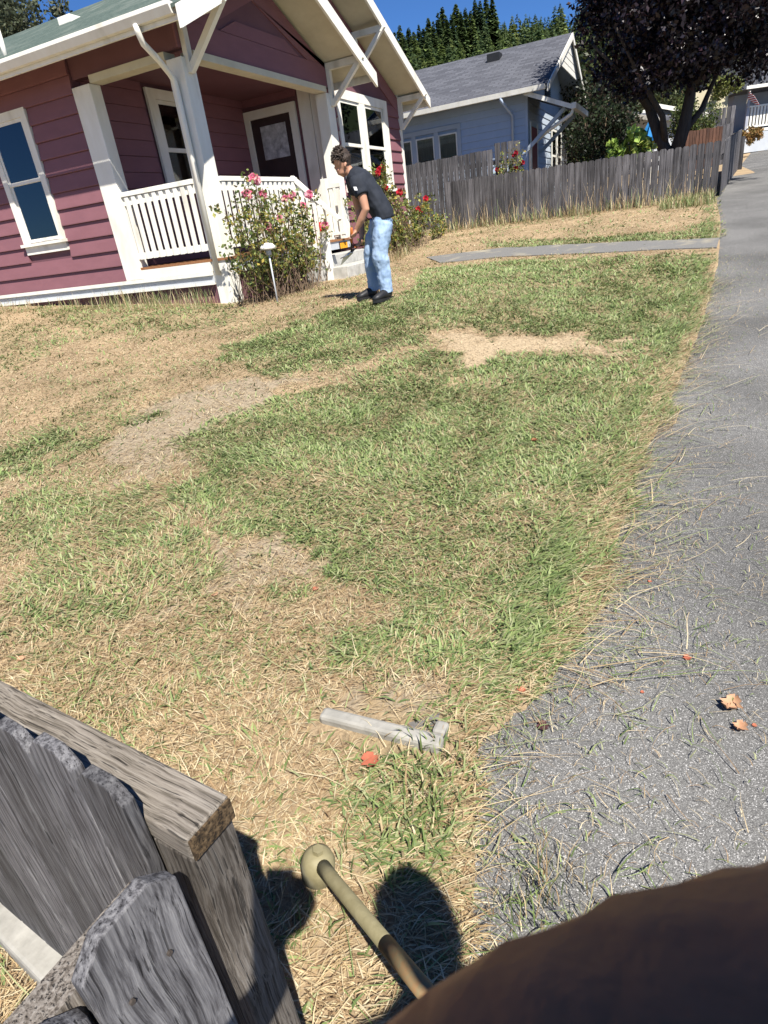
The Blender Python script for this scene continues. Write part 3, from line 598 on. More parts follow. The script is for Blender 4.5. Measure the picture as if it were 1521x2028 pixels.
# windows
def window_side(x, y0, y1, zb, zt, parent, mid, cw=.105, blind=True):           # on a wall facing -x
    wn = bx('window', 'dark_room', parent, x + .012, x + .02, y0, y1, zb, zt)
    for (a, b, c, d) in ((y0 - cw, y0, zb - .01, zt + cw), (y1, y1 + cw, zb - .01, zt + cw), (y0 + .001, y1 - .001, zt, zt + cw)): bx('casing', 'white_paint', wn, x - .045, x - .0, a, b, c, d)
    bx('sill', 'white_paint', wn, x - .085, x - .0, y0 - cw - .04, y1 + cw + .04, zb - .055, zb - .012); bx('sill', 'white_paint', wn, x - .042, x - .0, y0 - cw, y1 + cw, zb - .17, zb - .057)
    for (za, zc, o) in ((mid, zt, -.028), (zb, mid + .04, -.012)):
        bm = B(); s = .045; xa, xb = x + o, x + o + .014
        box(bm, xa, xb, y0 + .002, y0 + s, za, zc - .002); box(bm, xa, xb, y1 - s, y1 - .002, za, zc - .002); box(bm, xa, xb, y0 + s, y1 - s, za, za + s); box(bm, xa, xb, y0 + s, y1 - s, zc - s, zc - .002); obj('sash', bm, 'white_paint', wn)
        bx('pane', 'pane_glass', wn, xa + .005, xa + .008, y0 + s, y1 - s, za + s, zc - s)
        if blind and za == zb:
            n = int((zc - za - .1) / .03)
            bm = B()
            for k in range(int(n * .55)): box(bm, x + .006, x + .011, y0 + s, y1 - s, za + s + .03 * k, za + s + .03 * k + .022)
            b_ = obj('blind', bm, 'blind', wn); b_['kind'] = 'stuff'
    return wn
def window_front(y, x0, x1, zb, zt, parent, mid, blind=True, lower_dark=False):
    wn = bx('window', 'dark_room', parent, x0, x1, y + .012, y + .02, zb, zt)
    for (za, zc, o) in ((mid, zt, -.028), (zb, mid + .05, -.012)):
        bm = B(); s = .055; xa, xb = y + o, y + o + .014
        box(bm, x0 + .002, x0 + s, xa, xb, za, zc - .002); box(bm, x1 - s, x1 - .002, xa, xb, za, zc - .002); box(bm, x0 + s, x1 - s, xa, xb, za, za + s); box(bm, x0 + s, x1 - s, xa, xb, zc - s, zc - .002); obj('sash', bm, 'white_paint', wn)
        bx('pane', 'pane_glass', wn, x0 + s, x1 - s, xa + .005, xa + .008, za + s, zc - s)
        if blind:
            bm = B(); full = za != zb; n = int((zc - za - .1) / .036)
            for k in range(n if not full else int(n * .6)): box(bm, x0 + s, x1 - s, y + .005, y + .010, za + s + .036 * k, za + s + .036 * k + .026)
            b_ = obj('blind', bm, 'blind', wn); b_['kind'] = 'stuff'
    return wn
window_side(-.002, 2.98, 3.71, .41, 2.0, H, 1.20)
window_front(.268, 4.66, 5.50, .74, 2.20, H, 1.44); window_front(.268, 5.76, 6.66, .74, 2.20, H, 1.44)
for (a, b, c, d) in ((4.53, 4.655, .70, 2.36), (5.505, 5.755, .70, 2.198), (6.665, 6.91, .70, 2.36), (4.656, 6.664, 2.203, 2.36)): bx('casing', 'white_paint', H, a, b, .22, .266, c, d)
bx('sill', 'white_paint', H, 4.50, 6.95, .18, .266, .64, .698)
window_front(1.856, 1.50, 2.20, .95, 2.16, H, 1.46, blind=False)
for (a, b, c, d) in ((1.33, 1.498, .90, 2.30), (2.202, 2.35, .90, 2.30), (1.499, 2.201, 2.162, 2.30)): bx('casing', 'white_paint', H, a, b, 1.81, 1.854, c, d)
bx('sill', 'white_paint', H, 1.30, 2.38, 1.78, 1.854, .85, .898)
# door
D = bx('door', 'door_dark', H, 3.893, 3.906, .87, 1.74, -.135, 2.03)
for (a, b, c, d) in ((.735, .868, -.135, 2.17), (1.742, 1.853, -.135, 2.17), (.869, 1.741, 2.032, 2.17)): bx('casing', 'white_paint', D, 3.855, 3.905, a, b, c, d)
bx('pane', 'lace', D, 3.882, 3.892, 1.0, 1.55, 1.36, 1.90)
bm = B(); blob(bm, (3.87, .95, .86), .03); obj('door_knob', bm, 'steel', D, True)
# roof furniture
p = ata(139, 16, 1.9); V_ = bx('roof_vent', 'white_paint', H, 1.7, 1.95, p.y - .14, p.y + .14, roofz(1.8) - .05, roofz(1.8) + .06, bevel=.01)
bm = B(); p = ata(4, 88, .2); tube(bm, [(.2, p.y, roofz(.2) - .1), (.2, p.y, roofz(.2) + .30)], .035, 10); obj('roof_vent', bm, 'white_paint', H, True)

# ------------------------------------------------------------------ blue house
BH = thing('blue_house', 'pale blue clapboard house with grey shingle gable roof behind the board fence', 'house', (12.1, -1.7, -.2))
bA, bB, bE, bR, bZE, bSL = 12.1, 19.3, 11.52, 15.7, 2.74, .415
def brz(a): return bZE + bSL * (a - bE) if a <= bR else bZE + bSL * (2 * bR - a - bE)
bm = B(); box(bm, bA, bB, -1.7, 8.5, -.5, 2.72); prism(bm, [(bA, 2.72), (bB, 2.72), (bR, brz(bR) - .12)], 'y', -1.7, 8.5); obj('wall', bm, 'bluegrey_paint', BH)
for k in range(18):
    z = -.3 + .175 * k
    if z > 2.6: break
    segs = [(-1.66, .17), (2.45, 8.5)] if 1.2 < z < 2.2 else [(-1.66, 8.5)]
    for y0, y1 in segs: pr('siding_board', 'blue_paint', BH, [(bA - .002, z), (bA - .026, z + .002), (bA - .026, z + .016), (bA - .008, z + .171), (bA - .002, z + .171)], 'y', y0, y1)
    if z > -.1: pr('siding_board', 'bluegrey_paint', BH, [(-1.702, z), (-1.724, z + .002), (-1.724, z + .016), (-1.708, z + .171), (-1.702, z + .171)], 'x', bA + .1, bB - .1)
bx('corner_board', 'blue_paint', BH, bA - .03, bA + .1, -1.735, -1.66, -.4, 2.7)
def bslope(a0, a1, f, b0, b1, m, t): return pr('roof' if m == 'grey_shingle' else 'soffit', m, BH, [(a0, f(a0)), (a1, f(a1)), (a1, f(a1) - t), (a0, f(a0) - t)], 'y', b0, b1)
br_ = bslope(bE, bR, brz, -2.35, 9, 'grey_shingle', .04); bslope(bR, 2 * bR - bE, brz, -2.35, 9, 'grey_shingle', .04)
bslope(bE + .03, bR, lambda a: brz(a) - .043, -2.32, 8.9, 'bluegrey_paint', .05); bslope(bR, 2 * bR - bE - .03, lambda a: brz(a) - .043, -2.32, 8.9, 'bluegrey_paint', .05)
for a0, a1 in ((bE - .02, bR - .002), (bR + .002, 2 * bR - bE + .02)): pr('rake_board', 'white_paint', BH, [(a0, brz(a0) - .01), (a1, brz(a1) - .01), (a1, brz(a1) - .17), (a0, brz(a0) - .17)], 'y', -2.39, -2.352)
pr('gutter', 'white_paint', BH, [(bE - .004, bZE - .02), (bE - .12, bZE - .01), (bE - .10, bZE - .12), (bE - .004, bZE - .12)], 'y', -2.3, 9)
bm = B(); tube(bm, [(bE - .06, -1.15, bZE - .1), (bE - .06, -1.18, bZE - .2), (bE + .3, -1.28, bZE - .38), (bA - .06, -1.33, bZE - .5), (bA - .06, -1.33, -.2)], .04, 8); obj('downspout', bm, 'blue_paint', BH, True)
bx('roof_vent', 'black_metal', BH, 14.6, 15.0, -.40, -.02, brz(14.8) - .08, brz(14.8) + .13)
for k in range(5):                                    # white slatted peak
    za = brz(bR) - .20 - .16 * k; hw = max((brz(bR) - .19 - za + .13) / bSL * .92, .15); hw2 = max((brz(bR) - .19 - za) / bSL * .92, .02)
    pr('peak_board', 'white_paint', BH, [(bR - hw, za - .145), (bR + hw, za - .145), (bR + hw2, za), (bR - hw2, za)], 'y', -2.30 + .006 * k, -2.27 + .006 * k)
bm = B(); 
for k in range(7): box(bm, 14.75, 15.55, -1.75, -1.726, 2.86 + .06 * k, 2.90 + .06 * k)
v_ = obj('gable_vent', bm, 'black_metal', BH)
# windows in the side wall
for y0, y1 in ((.28, .84), (.98, 1.54), (1.68, 2.24)):
    wn = bx('window', 'brown_curtain', BH, bA - .018, bA - .006, y0, y1, 1.18, 2.12)
    bm = B(); s = .035; box(bm, bA - .05, bA - .02, y0, y0 + s, 1.18, 2.12); box(bm, bA - .05, bA - .02, y1 - s, y1, 1.18, 2.12); box(bm, bA - .05, bA - .02, y0 + s, y1 - s, 2.12 - s, 2.12); box(bm, bA - .05, bA - .02, y0 + s, y1 - s, 1.18, 1.18 + s); obj('frame', bm, 'white_paint', wn); bx('pane', 'pane_glass_dark', wn, bA - .035, bA - .032, y0 + s, y1 - s, 1.18 + s, 2.12 - s)
for a, b in ((.17, .278), (.842, .978), (1.542, 1.678), (2.242, 2.45)): bx('casing', 'bluegrey_paint', BH, bA - .04, bA - .003, a, b, 1.12, 2.20)
bx('casing', 'bluegrey_paint', BH, bA - .042, bA - .003, .17, 2.45, 2.202, 2.32); bx('casing', 'bluegrey_paint', BH, bA - .042, bA - .003, .17, 2.45, 1.06, 1.118)
# hood over the front door
bm = B(); hz = lambda b: 2.72 + (b + 1.72) * .42
prism(bm, [(-1.73, hz(-1.73)), (-2.95, hz(-2.95)), (-2.95, hz(-2.95) - .05), (-1.73, hz(-1.73) - .05)], 'x', 11.6, 14.0); hood = obj('door_hood', bm, 'grey_shingle', BH)
bx('gutter', 'white_paint', hood, 11.55, 14.05, -3.07, -2.955, hz(-2.95) - .12, hz(-2.95) + .01); pr('rake_board', 'white_paint', hood, [(-1.73, hz(-1.73) - .01), (-2.95, hz(-2.95) - .01), (-2.95, hz(-2.95) - .12), (-1.73, hz(-1.73) - .12)], 'x', 11.56, 11.598)
bm = B(); tube(bm, [(11.64, -3.0, hz(-2.95) - .08), (11.66, -2.95, hz(-2.95) - .22), (11.9, -2.3, 1.72), (12.06, -1.84, 1.48), (12.08, -1.80, 1.40), (12.08, -1.80, -.2)], .045, 8); obj('downspout', bm, 'white_paint', hood, True)
for a in (11.85, 13.7):
    bm = B(); beam(bm, (a, -1.75, 1.35), (a, -2.75, hz(-2.75) - .12), .09, .09, (1, 0, 0)); obj('bracket', bm, 'bluegrey_paint', hood)
fd = bx('door', 'door_red', BH, 12.45, 13.30, -1.75, -1.728, -.15, 1.95); bx('casing', 'white_paint', fd, 12.34, 12.448, -1.76, -1.728, -.15, 2.06); bx('casing', 'white_paint', fd, 13.302, 13.41, -1.76, -1.728, -.15, 2.06)
for x0 in (15.7, 16.75):
    wn = bx('window', 'dark_room', BH, x0, x0 + .85, -1.745, -1.73, .6, 2.1)
    bm = B(); s = .06; box(bm, x0, x0 + s, -1.77, -1.746, .6, 2.1); box(bm, x0 + .85 - s, x0 + .85, -1.77, -1.746, .6, 2.1); box(bm, x0 + s, x0 + .85 - s, -1.77, -1.746, 2.1 - s, 2.1); box(bm, x0 + s, x0 + .85 - s, -1.77, -1.746, 1.32, 1.32 + s); obj('frame', bm, 'white_paint', wn)
    bx('pane', 'pane_glass', wn, x0 + s, x0 + .85 - s, -1.76, -1.757, .62, 2.04)

# ------------------------------------------------------------------ board fences beyond the lawn
def picket_mesh(name, wd, h, th, ear, material):
    bm = B(); prism(bm, [(-wd / 2, 0), (wd / 2, 0), (wd / 2, h - ear), (wd / 2 - ear, h), (-wd / 2 + ear, h), (-wd / 2, h - ear)], 'y', -th / 2, th / 2)
    bmesh.ops.recalc_face_normals(bm, faces=bm.faces[:]); me = bpy.data.meshes.new(name); bm.to_mesh(me); bm.free(); me.materials.append(MATS[material]); return me
def fence_run(root, p0, p1, ztop0, ztop1, me_h, mesh, pitch, r, zjit=.012):
    p0 = np.array(p0); p1 = np.array(p1); L = np.linalg.norm(p1 - p0); n = int(L / pitch); ang = math.atan2(p1[1] - p0[1], p1[0] - p0[0])
    for k in range(n):
        t = (k + .5) / n; q = p0 + (p1 - p0) * t; zt = ztop0 + (ztop1 - ztop0) * t + r.uniform(-zjit, zjit)
        share('picket', mesh, (q[0], q[1], zt - me_h), root, ang + r.uniform(-.015, .015))
rr = random.Random(3)
PM = picket_mesh('picket', .137, 1.25, .018, .028, 'grey_wood_far'); PMT = picket_mesh('picket', .137, 1.75, .018, .004, 'grey_wood_far')
FF = thing('board_fence', 'low weathered grey dog-eared board fence running up to the paving corner', 'fence', (8.62, -6.3, -.4))
fence_run(FF, (8.62, -.40), (8.62, -6.36), .74, .70, 1.25, PM, .1435, rr)
bx('rail', 'grey_wood_far', FF, 8.635, 8.67, -6.34, -.4, .42, .51); bx('rail', 'grey_wood_far', FF, 8.635, 8.67, -6.34, -.4, -.22, -.13)
FS = thing('board_fence', 'weathered grey board fence climbing along the edge of the street paving', 'fence', (9, -6.5, -.3))
_e1 = dirn(32.3); _s1 = np.array([8.64, -6.42]) + _e1 * .12; _s2 = _s1 + _e1 * 9.6
fence_run(FS, _s1, _s2, .72, 1.36, 1.25, PM, .1435, rr)
bm = B(); beam(bm, (_s1[0] - .03, _s1[1] + .04, .40), (_s2[0] - .03, _s2[1] + .04, 1.04), .035, .09); obj('rail', bm, 'grey_wood_far', FS)
bx('post', 'grey_wood_far', FS, _s2[0] - .08, _s2[0] + .06, _s2[1] - .12, _s2[1] - .0, -.3, 1.15)
FB = thing('board_fence', 'taller weathered board fence beside the wall of the blue house', 'fence', (9.6, 0, -.3))
fence_run(FB, (9.6, 3.2), (9.6, -1.36), 1.31, 1.34, 1.75, PMT, .1435, rr); fence_run(FB, (9.62, -1.40), (9.62, -2.05), 1.46, 1.44, 1.75, PMT, .1435, rr)
bx('rail', 'grey_wood_far', FB, 9.64, 9.68, -2.05, 3.2, 1.0, 1.09)
# stepped side fences further up the street
def simple_fence(label, p0, p1, z0, zt0, zt1, material, pitch=.145, wmesh=None):
    f = thing('board_fence', label, 'fence', (p0[0], p0[1], z0)); h = max(zt0, zt1) - z0 + .2; mesh = picket_mesh('picket', pitch * .96, h, .02, .02, material); fence_run(f, p0, p1, zt0, zt1, h, mesh, pitch, rr); return f
p0 = at(1352, 262, 24); p1 = at(1432, 249, 25.5); simple_fence('short reddish brown board fence behind the plum tree trunk', p0.xy, p1.xy, p0.z - .8, p0.z, p1.z, 'red_wood')
p0 = at(1380, 256, 29); p1 = at(1452, 244, 32); simple_fence('pale weathered fence between the shrub and the street corner', p0.xy, p1.xy, p0.z - 1.2, p0.z, p1.z, 'grey_wood_far')
p0 = at(1385, 222, 36); p1 = at(1458, 208, 37); f = simple_fence('tall grey board fence below the cream wall', p0.xy, p1.xy, p0.z - 2.2, p0.z, p1.z, 'grey_wood_far', .2)

# ------------------------------------------------------------------ near picket fence (corner by the lens)
ZR = -.60
NF = thing('picket_fence', 'weathered grey picket fence corner with a brown top rail and splitting post', 'fence', tuple(atz(430, 1600, ZR - .85)))
c1 = atz(456, 1576, ZR); c2 = atz(370, 1670, ZR); dcr = (c2 - c1); wr = dcr.length; dcr.normalize()
far0 = atz(0, 1345, ZR); drail = (far0 - c1).normalized(); drail.z = 0; drail.normalize(); sid = Vector((-drail.y, drail.x, 0))
if sid.dot(dcr) < 0: sid = -sid
WR = .069
def nbox(name, material, o, l0, l1, s0, s1, z0, z1, bevel=.003, axes=None):
    d, s = axes or (drail, sid); bm = B()
    v = [bm.verts.new(Vector((o.x, o.y, 0)) + d * l + s * q + Vector((0, 0, z))) for z in (z0, z1) for l, q in ((l0, s0), (l1, s0), (l1, s1), (l0, s1))]
    for f in [(3, 2, 1, 0), (4, 5, 6, 7), (0, 1, 5, 4), (1, 2, 6, 5), (2, 3, 7, 6), (3, 0, 4, 7)]: bm.faces.new([v[i] for i in f])
    return bm
angr = math.atan2(drail.y, drail.x)
def rbox(name, material, parent, x0, x1, y0, y1, z0, z1, bevel=.004, ang=angr, o=c1, flip=1):
    bm = B(); y0, y1 = sorted((y0 * flip, y1 * flip)); box(bm, x0, x1, y0, y1, z0 - ZR, z1 - ZR); bmesh.ops.recalc_face_normals(bm, faces=bm.faces[:])
    me = bpy.data.meshes.new(name); bm.to_mesh(me); bm.free(); me.materials.append(MATS[material]); ob = share(name, me, (o.x, o.y, ZR), parent, ang)
    if bevel: m = ob.modifiers.new('bevel', 'BEVEL'); m.width = bevel; m.segments = 2
    return ob
FL = 1 if sid.dot(Vector((-drail.y, drail.x, 0))) > 0 else -1
rbox('rail', 'rail_wood', NF, .003, 2.6, 0, WR, ZR - .036, ZR, flip=FL); rbox('rail_end', 'endgrain', NF, -.0005, .0028, .002, WR - .002, ZR - .034, ZR - .002, 0, flip=FL)
rbox('post', 'post_wood', NF, .006, .096, .002, WR - .002, -1.6, ZR - .0375, .006, flip=FL)
rbox('post', 'post_wood', NF, 2.0, 2.09, .002, WR - .002, -1.6, ZR - .0375, .006, flip=FL); rbox('rail', 'rail_wood', NF, .098, 2.6, .03, WR - .004, -1.30, -1.21, flip=FL)
def near_picket(wd, h, th, ear):
    bm = B(); prism(bm, [(-wd / 2, 0), (wd / 2, 0), (wd / 2, h - ear), (wd / 2 - ear, h), (-wd / 2 + ear, h), (-wd / 2, h - ear)], 'y', -th / 2, th / 2)
    bmesh.ops.recalc_face_normals(bm, faces=bm.faces[:]); me = bpy.data.meshes.new('picket'); bm.to_mesh(me); bm.free(); me.materials.append(MATS['grey_wood']); return me
NP = near_picket(.092, .95, .017, .024); NP2 = near_picket(.118, .95, .019, .030)
def add_np(loc, ang, tilt=0, mesh=None):
    o = share('picket', mesh or NP, loc, NF, ang); m = o.modifiers.new('bevel', 'BEVEL'); m.width = .0025; m.segments = 2; o.rotation_euler[1] = tilt; return o
for k in range(22):
    q = Vector((c1.x, c1.y, 0)) + drail * (.118 + .097 * k) + sid * (WR + .011); add_np((q.x, q.y, ZR + .066 + rr.uniform(-.008, .014) - .95), angr + rr.uniform(-.02, .02), rr.uniform(-.012, .012))
# second run, along the street side
ang2 = math.atan2(sid.y, sid.x); ZP = -.575
o2 = atz(337, 1704, ZP); o3 = atz(141, 1931, ZP); d2 = (o3 - o2); d2.z = 0; d2.normalize(); n2 = Vector((-d2.y, d2.x, 0))
if n2.dot(Vector((CAM[0], CAM[1], 0)) - Vector((o2.x, o2.y, 0))) < 0: n2 = -n2
a2 = math.atan2(d2.y, d2.x)
for k in range(7):
    q = Vector((o2.x, o2.y, 0)) + d2 * (.059 + .124 * k) - n2 * .0095; add_np((q.x, q.y, ZP - .95 - (.03 if k == 1 else rr.uniform(-.005, .012))), a2, 0, NP2)
bm = B(); q0 = Vector((o2.x, o2.y, ZP - .09)) + d2 * .02 - n2 * .042; beam(bm, q0, q0 + d2 * 1.2, .04, .085); obj('rail', bm, 'post_wood', NF)
bm = B(); q0 = Vector((o2.x, o2.y, ZP - .62)) + d2 * .02 - n2 * .042; beam(bm, q0, q0 + d2 * 1.2, .04, .085); obj('rail', bm, 'post_wood', NF)
for k in range(3):
    for s in (-.02, .03):
        q = Vector((o2.x, o2.y, ZP - .10 - .02 * k)) + d2 * (.059 + .124 * k + s) + n2 * .001; bm = B(); tube(bm, [q, q + n2 * .003], .0032, 8); obj('nail', bm, 'bark', NF)
# concrete strip inside the corner
cs0 = atz(-60, 1660, -1.43); cs1 = atz(190, 1930, -1.43); bm = B(); beam(bm, cs0 + drail * .9, cs1 - drail * .05, .16, .10); tag(obj('garden_edging', bm, 'box_concrete', None, bevel=.01), 'pale concrete edging strip at the foot of the near picket fence', 'edging')

# ------------------------------------------------------------------ utility box in the turf
m0 = atg(632, 1432); m1 = atg(872, 1500); dx = (m1 - m0); dx.z = 0; Lb = dx.length; dx.normalize(); dn = Vector((-dx.y, dx.x, 0))
if dn.dot(Vector((1, 0, 0))) < 0: dn = -dn
zb = float(gz(m0.x, m0.y)); UB = thing('utility_box', 'concrete utility box frame half buried in cut grass beside the paving', 'utility box', (m0.x, m0.y, zb))
def ubox(name, material, l0, l1, s0, s1, z0, z1, bevel=.006):
    bm = B(); v = [bm.verts.new(Vector((m0.x, m0.y, zb)) + dx * l + dn * q + Vector((0, 0, z))) for z in (z0, z1) for l, q in ((l0, s0), (l1, s0), (l1, s1), (l0, s1))]
    for f in [(3, 2, 1, 0), (4, 5, 6, 7), (0, 1, 5, 4), (1, 2, 6, 5), (2, 3, 7, 6), (3, 0, 4, 7)]: bm.faces.new([v[i] for i in f])
    return obj(name, bm, material, UB, bevel=bevel)
ubox('frame_bar', 'box_concrete', 0, Lb, 0, .050, -.08, .030, .012); ubox('frame_bar', 'box_concrete', Lb - .045, Lb, .051, .105, -.08, .028, .012); ubox('frame_bar', 'box_concrete', 0, .045, .059, .30, -.08, .002, .012); ubox('lid', 'meter_lid', .047, Lb - .047, .060, .30, -.08, .000)

# ------------------------------------------------------------------ trees and shrubs
def plum_tree():
    base = at(1330, 292, 18.6); zg = float(gz(base.x, base.y)) - .05; r = np.random.default_rng(42)
    t = thing('plum_tree', 'big plum tree with dark purple leaves and a forked trunk behind the fence', 'tree', (base.x, base.y, zg))
    rt = Vector(RC[:, 0]); rt.z = 0; rt.normalize(); fw = Vector((rt.y * -1, rt.x, 0)); X0 = Vector((base.x, base.y, zg))
    def P(u, v, z): return X0 + rt * u + fw * v + Vector((0, 0, z))
    bm = B()
    tube(bm, [P(.05, 0, -.2), P(.03, 0, .55), P(.0, 0, .95)], [.30, .24, .22], 12)
    limbs = [[P(0, 0, .7), P(-.25, .1, 1.25), P(-.50, .2, 1.9), P(-.75, .3, 2.9), P(-1.1, .5, 4.2)], [P(.05, 0, .7), P(.22, -.1, 1.4), P(.28, -.2, 2.2), P(.2, -.3, 3.2), P(.3, -.3, 4.8)],
             [P(.2, -.1, 1.3), P(.65, 0, 1.75), P(1.0, .2, 2.4), P(1.7, .3, 3.3)], [P(-.42, .2, 1.8), P(-1.0, .1, 2.5), P(-2.0, -.1, 3.3)], [P(-.1, .1, 1.0), P(-.35, -.2, 1.7), P(-1.1, -.5, 2.6), P(-1.8, -1, 3.4)], [P(.28, -.2, 2.2), P(.9, -.7, 3.2), P(1.8, -1.2, 4.0)]]
    for L, r0 in zip(limbs, (.17, .18, .09, .10, .09, .10)): tube(bm, L, [r0 * (1 - .75 * k / (len(L) - 1)) for k in range(len(L))], 9)
    obj('trunk', bm, 'bark', t, True)
    cen, rad = [], []
    for k in range(520):
        d = r.normal(size=3); d /= np.linalg.norm(d); q = r.random() ** .38; u, v, z = d[0] * (2.35 if d[0] < 0 else 3.8) * q, d[1] * 2.8 * q, d[2] * 2.6 * q
        if z < -1.75 + .25 * abs(u) * .3: continue
        c = P(u + .15, v, 4.35 + z + .25 * math.sin(u * 2.1)); cen.append(tuple(c)); rad.append(r.uniform(.28, .62))
    for k in range(60):
        u = r.uniform(-1.9, 3.4); c = P(u, r.uniform(-1.6, 1.2), 2.35 + .12 * abs(u - .1) + r.uniform(-.15, .5)); cen.append(tuple(c)); rad.append(r.uniform(.22, .4))
    Pn = clump_points(cen, rad, 115, r); V, F = leaf_arrays(Pn, .115, r); C = leafcol(len(F), [(.013, .008, .012), (.018, .009, .014), (.010, .008, .010), (.026, .012, .016)], r, .35)
    npmesh('crown', V, [F], C, 'plum_leaves', t); return t
plum_tree()

def shrub(name, label, c, rad, n, size, cols, seed, group=None, nclump=40, stems=True, cat='shrub', ratio=.55):
    r = np.random.default_rng(seed); c = Vector(c); t = thing(name, label, cat, (c.x, c.y, float(gz(c.x, c.y)) if c.z > gz(c.x, c.y) else c.z - rad[2]), group)
    d = r.normal(size=(nclump, 3)); d /= np.linalg.norm(d, axis=1)[:, None]; q = r.random(nclump) ** .4
    cen = np.array(c) + d * q[:, None] * np.array(rad) * .85; P = clump_points(cen, np.full(nclump, min(rad) * .38), n // nclump, r)
    V, F = leaf_arrays(P, size, r, ratio=ratio); npmesh('foliage', V, [F], leafcol(len(F), cols, r, .4), 'leaves', t)
    if stems:
        bm = B(); zg = t.location.z
        for k in range(6):
            e = cen[k]; tube(bm, [(c.x + r.uniform(-.1, .1), c.y + r.uniform(-.1, .1), zg - .1), ((c.x + e[0]) / 2, (c.y + e[1]) / 2, (zg + e[2]) / 2 + .1), tuple(e)], [.03, .02, .01], 6)
        obj('stem', bm, 'bark_brown', t, True)
    return t
DG = [(.022, .035, .014), (.03, .045, .018), (.018, .028, .014), (.04, .03, .02)]
MG = [(.06, .09, .025), (.09, .12, .035), (.045, .07, .02), (.14, .15, .05)]
for k, (px, py, d, rx, rz) in enumerate([(1150, 235, 26, 1.3, 1.6), (1190, 250, 24, 1.2, 1.2), (1196, 222, 29, 1.0, 1.0)]):
    shrub('evergreen_shrub', ['dark evergreen shrub against the corner of the blue house', 'dark shrub under the left side of the plum crown', 'dark leafy shrub beyond the fence between blue house and lime vine'][k], at(px, py, d), (rx, rx, rz), 5200, .11, DG, 500 + k, nclump=60)
shrub('leafy_shrub', 'rounded green and yellow shrub beside the forked plum trunk', at(1372, 240, 27.5), (1.0, .9, .75), 5000, .09, MG, 510, nclump=50)
shrub('ivy_mound', 'yellow green creeper spilling over the cream wall', at(1437, 172, 37.5), (1.2, .8, .45), 2400, .12, [(.16, .18, .05), (.22, .22, .06), (.11, .14, .04)], 511, nclump=30, stems=False)
shrub('vine_plant', 'bright lime green big-leaved vine rising above the board fence', at(1262, 286, 17.4), (.52, .35, .34), 330, .15, [(.26, .36, .07), (.20, .30, .06), (.34, .38, .10), (.12, .18, .04)], 512, nclump=34, ratio=.9)
shrub('vine_plant', 'small lime leaf tuft peeking over the fence boards', at(1216, 297, 17.2), (.18, .2, .16), 130, .13, [(.26, .36, .07), (.20, .30, .06)], 513, nclump=12, ratio=.9)
shrub('dry_flower_clump', 'rust orange dried flower clump below the white porch rail', at(1488, 268, 36), (.75, .5, .32), 1500, .12, [(.26, .14, .05), (.32, .20, .07), (.20, .15, .05)], 514, nclump=20, stems=False)
shrub('garden_tree', 'hazy leafy tree top showing over the green shingled roof', at(62, 62, 24), (1.6, 1.6, .9), 4200, .12, [(.07, .085, .045), (.10, .11, .06), (.05, .06, .035)], 515, nclump=40)
for k, (px, py, d, rx, rz) in enumerate([(1165, 165, 33, 2.2, 2.4), (1300, 185, 56, 5, 2.8), (1400, 120, 46, 5, 4.5), (1490, 90, 48, 4, 4)]):
    shrub('background_tree', ['olive green tree between the blue house and the plum crown', 'olive tree behind the small white-gabled house', 'dark green tree rising behind the cream wall', 'dark green tree above the street corner house'][k], at(px, py, d), (rx, rx, rz), 5600, .22, [(.05, .065, .022), (.075, .085, .028), (.035, .05, .018)], 520 + k, nclump=70)

# ------------------------------------------------------------------ houses and things up the street
def small_house(name, label, o, wd, dp, hw, hr, wallm, roofm, rotz, z0):
    # gable towards local -y; o = front centre on the ground
    t = thing(name, label, 'house', (o.x, o.y, z0)); R = Matrix.Rotation(rotz, 4, 'Z'); Tm = Matrix.Translation((o.x, o.y, z0)) @ R
    def put(nm, bm, m, par=t):
        bmesh.ops.transform(bm, matrix=Tm, verts=bm.verts[:]); return obj(nm, bm, m, par)
    bm = B(); prism(bm, [(-wd / 2, -1), (wd / 2, -1), (wd / 2, hw), (0, hr), (-wd / 2, hw)], 'y', 0, dp); put('wall', bm, wallm)
    sl = (hr - hw) / (wd / 2)
    for s in (-1, 1):
        bm = B(); e = wd / 2 + .45; prism(bm, [(s * e, hw - sl * .45 + .02), (0, hr + .02), (0, hr + .14), (s * e, hw - sl * .45 + .14)], 'y', -.4, dp + .3); rf = put('roof', bm, roofm)
        bm = B(); prism(bm, [(s * e, hw - sl * .45 - .04), (s * .002, hr - .04), (s * .002, hr + .13), (s * e, hw - sl * .45 + .13)], 'y', -.45, -.402); put('rake_board', bm, 'white_paint')
    return t, put
fdir = Vector(RC[:, 2]); 
def yaw_facing(d): return math.atan2(d.y, d.x) - math.pi / 2       # local +y along d
o = at(1292, 292, 36); vdir = Vector((o.x - CAM[0], o.y - CAM[1], 0)).normalized()
t, put = small_house('small_house', 'small pale grey house with a white-trimmed gable seen past the plum trunk', Vector((o.x, o.y, 0)), 3.6, 6, at(1300, 240, 36).z, at(1272, 219, 36).z, 'grey_paint', 'grey_shingle', yaw_facing(vdir) + .25, 0.0)
bm = B(); hwz = at(1270, 246, 36).z; box(bm, -.3, .3, -.03, -.004, hwz - .25, hwz + .25); wn = put('window', bm, 'dark_room'); bm = B(); box(bm, -.02, .02, -.05, -.031, hwz - .25, hwz + .25); put('mullion', bm, 'white_paint', wn)
o = at(1244, 290, 35); t, put = small_house('small_house', 'low grey-roofed house left of the small white-gabled house', Vector((o.x, o.y, 0)), 2.6, 5, at(1248, 248, 35).z, at(1240, 230, 35).z, 'grey_paint', 'grey_shingle', yaw_facing(vdir) - .5, 0.0)
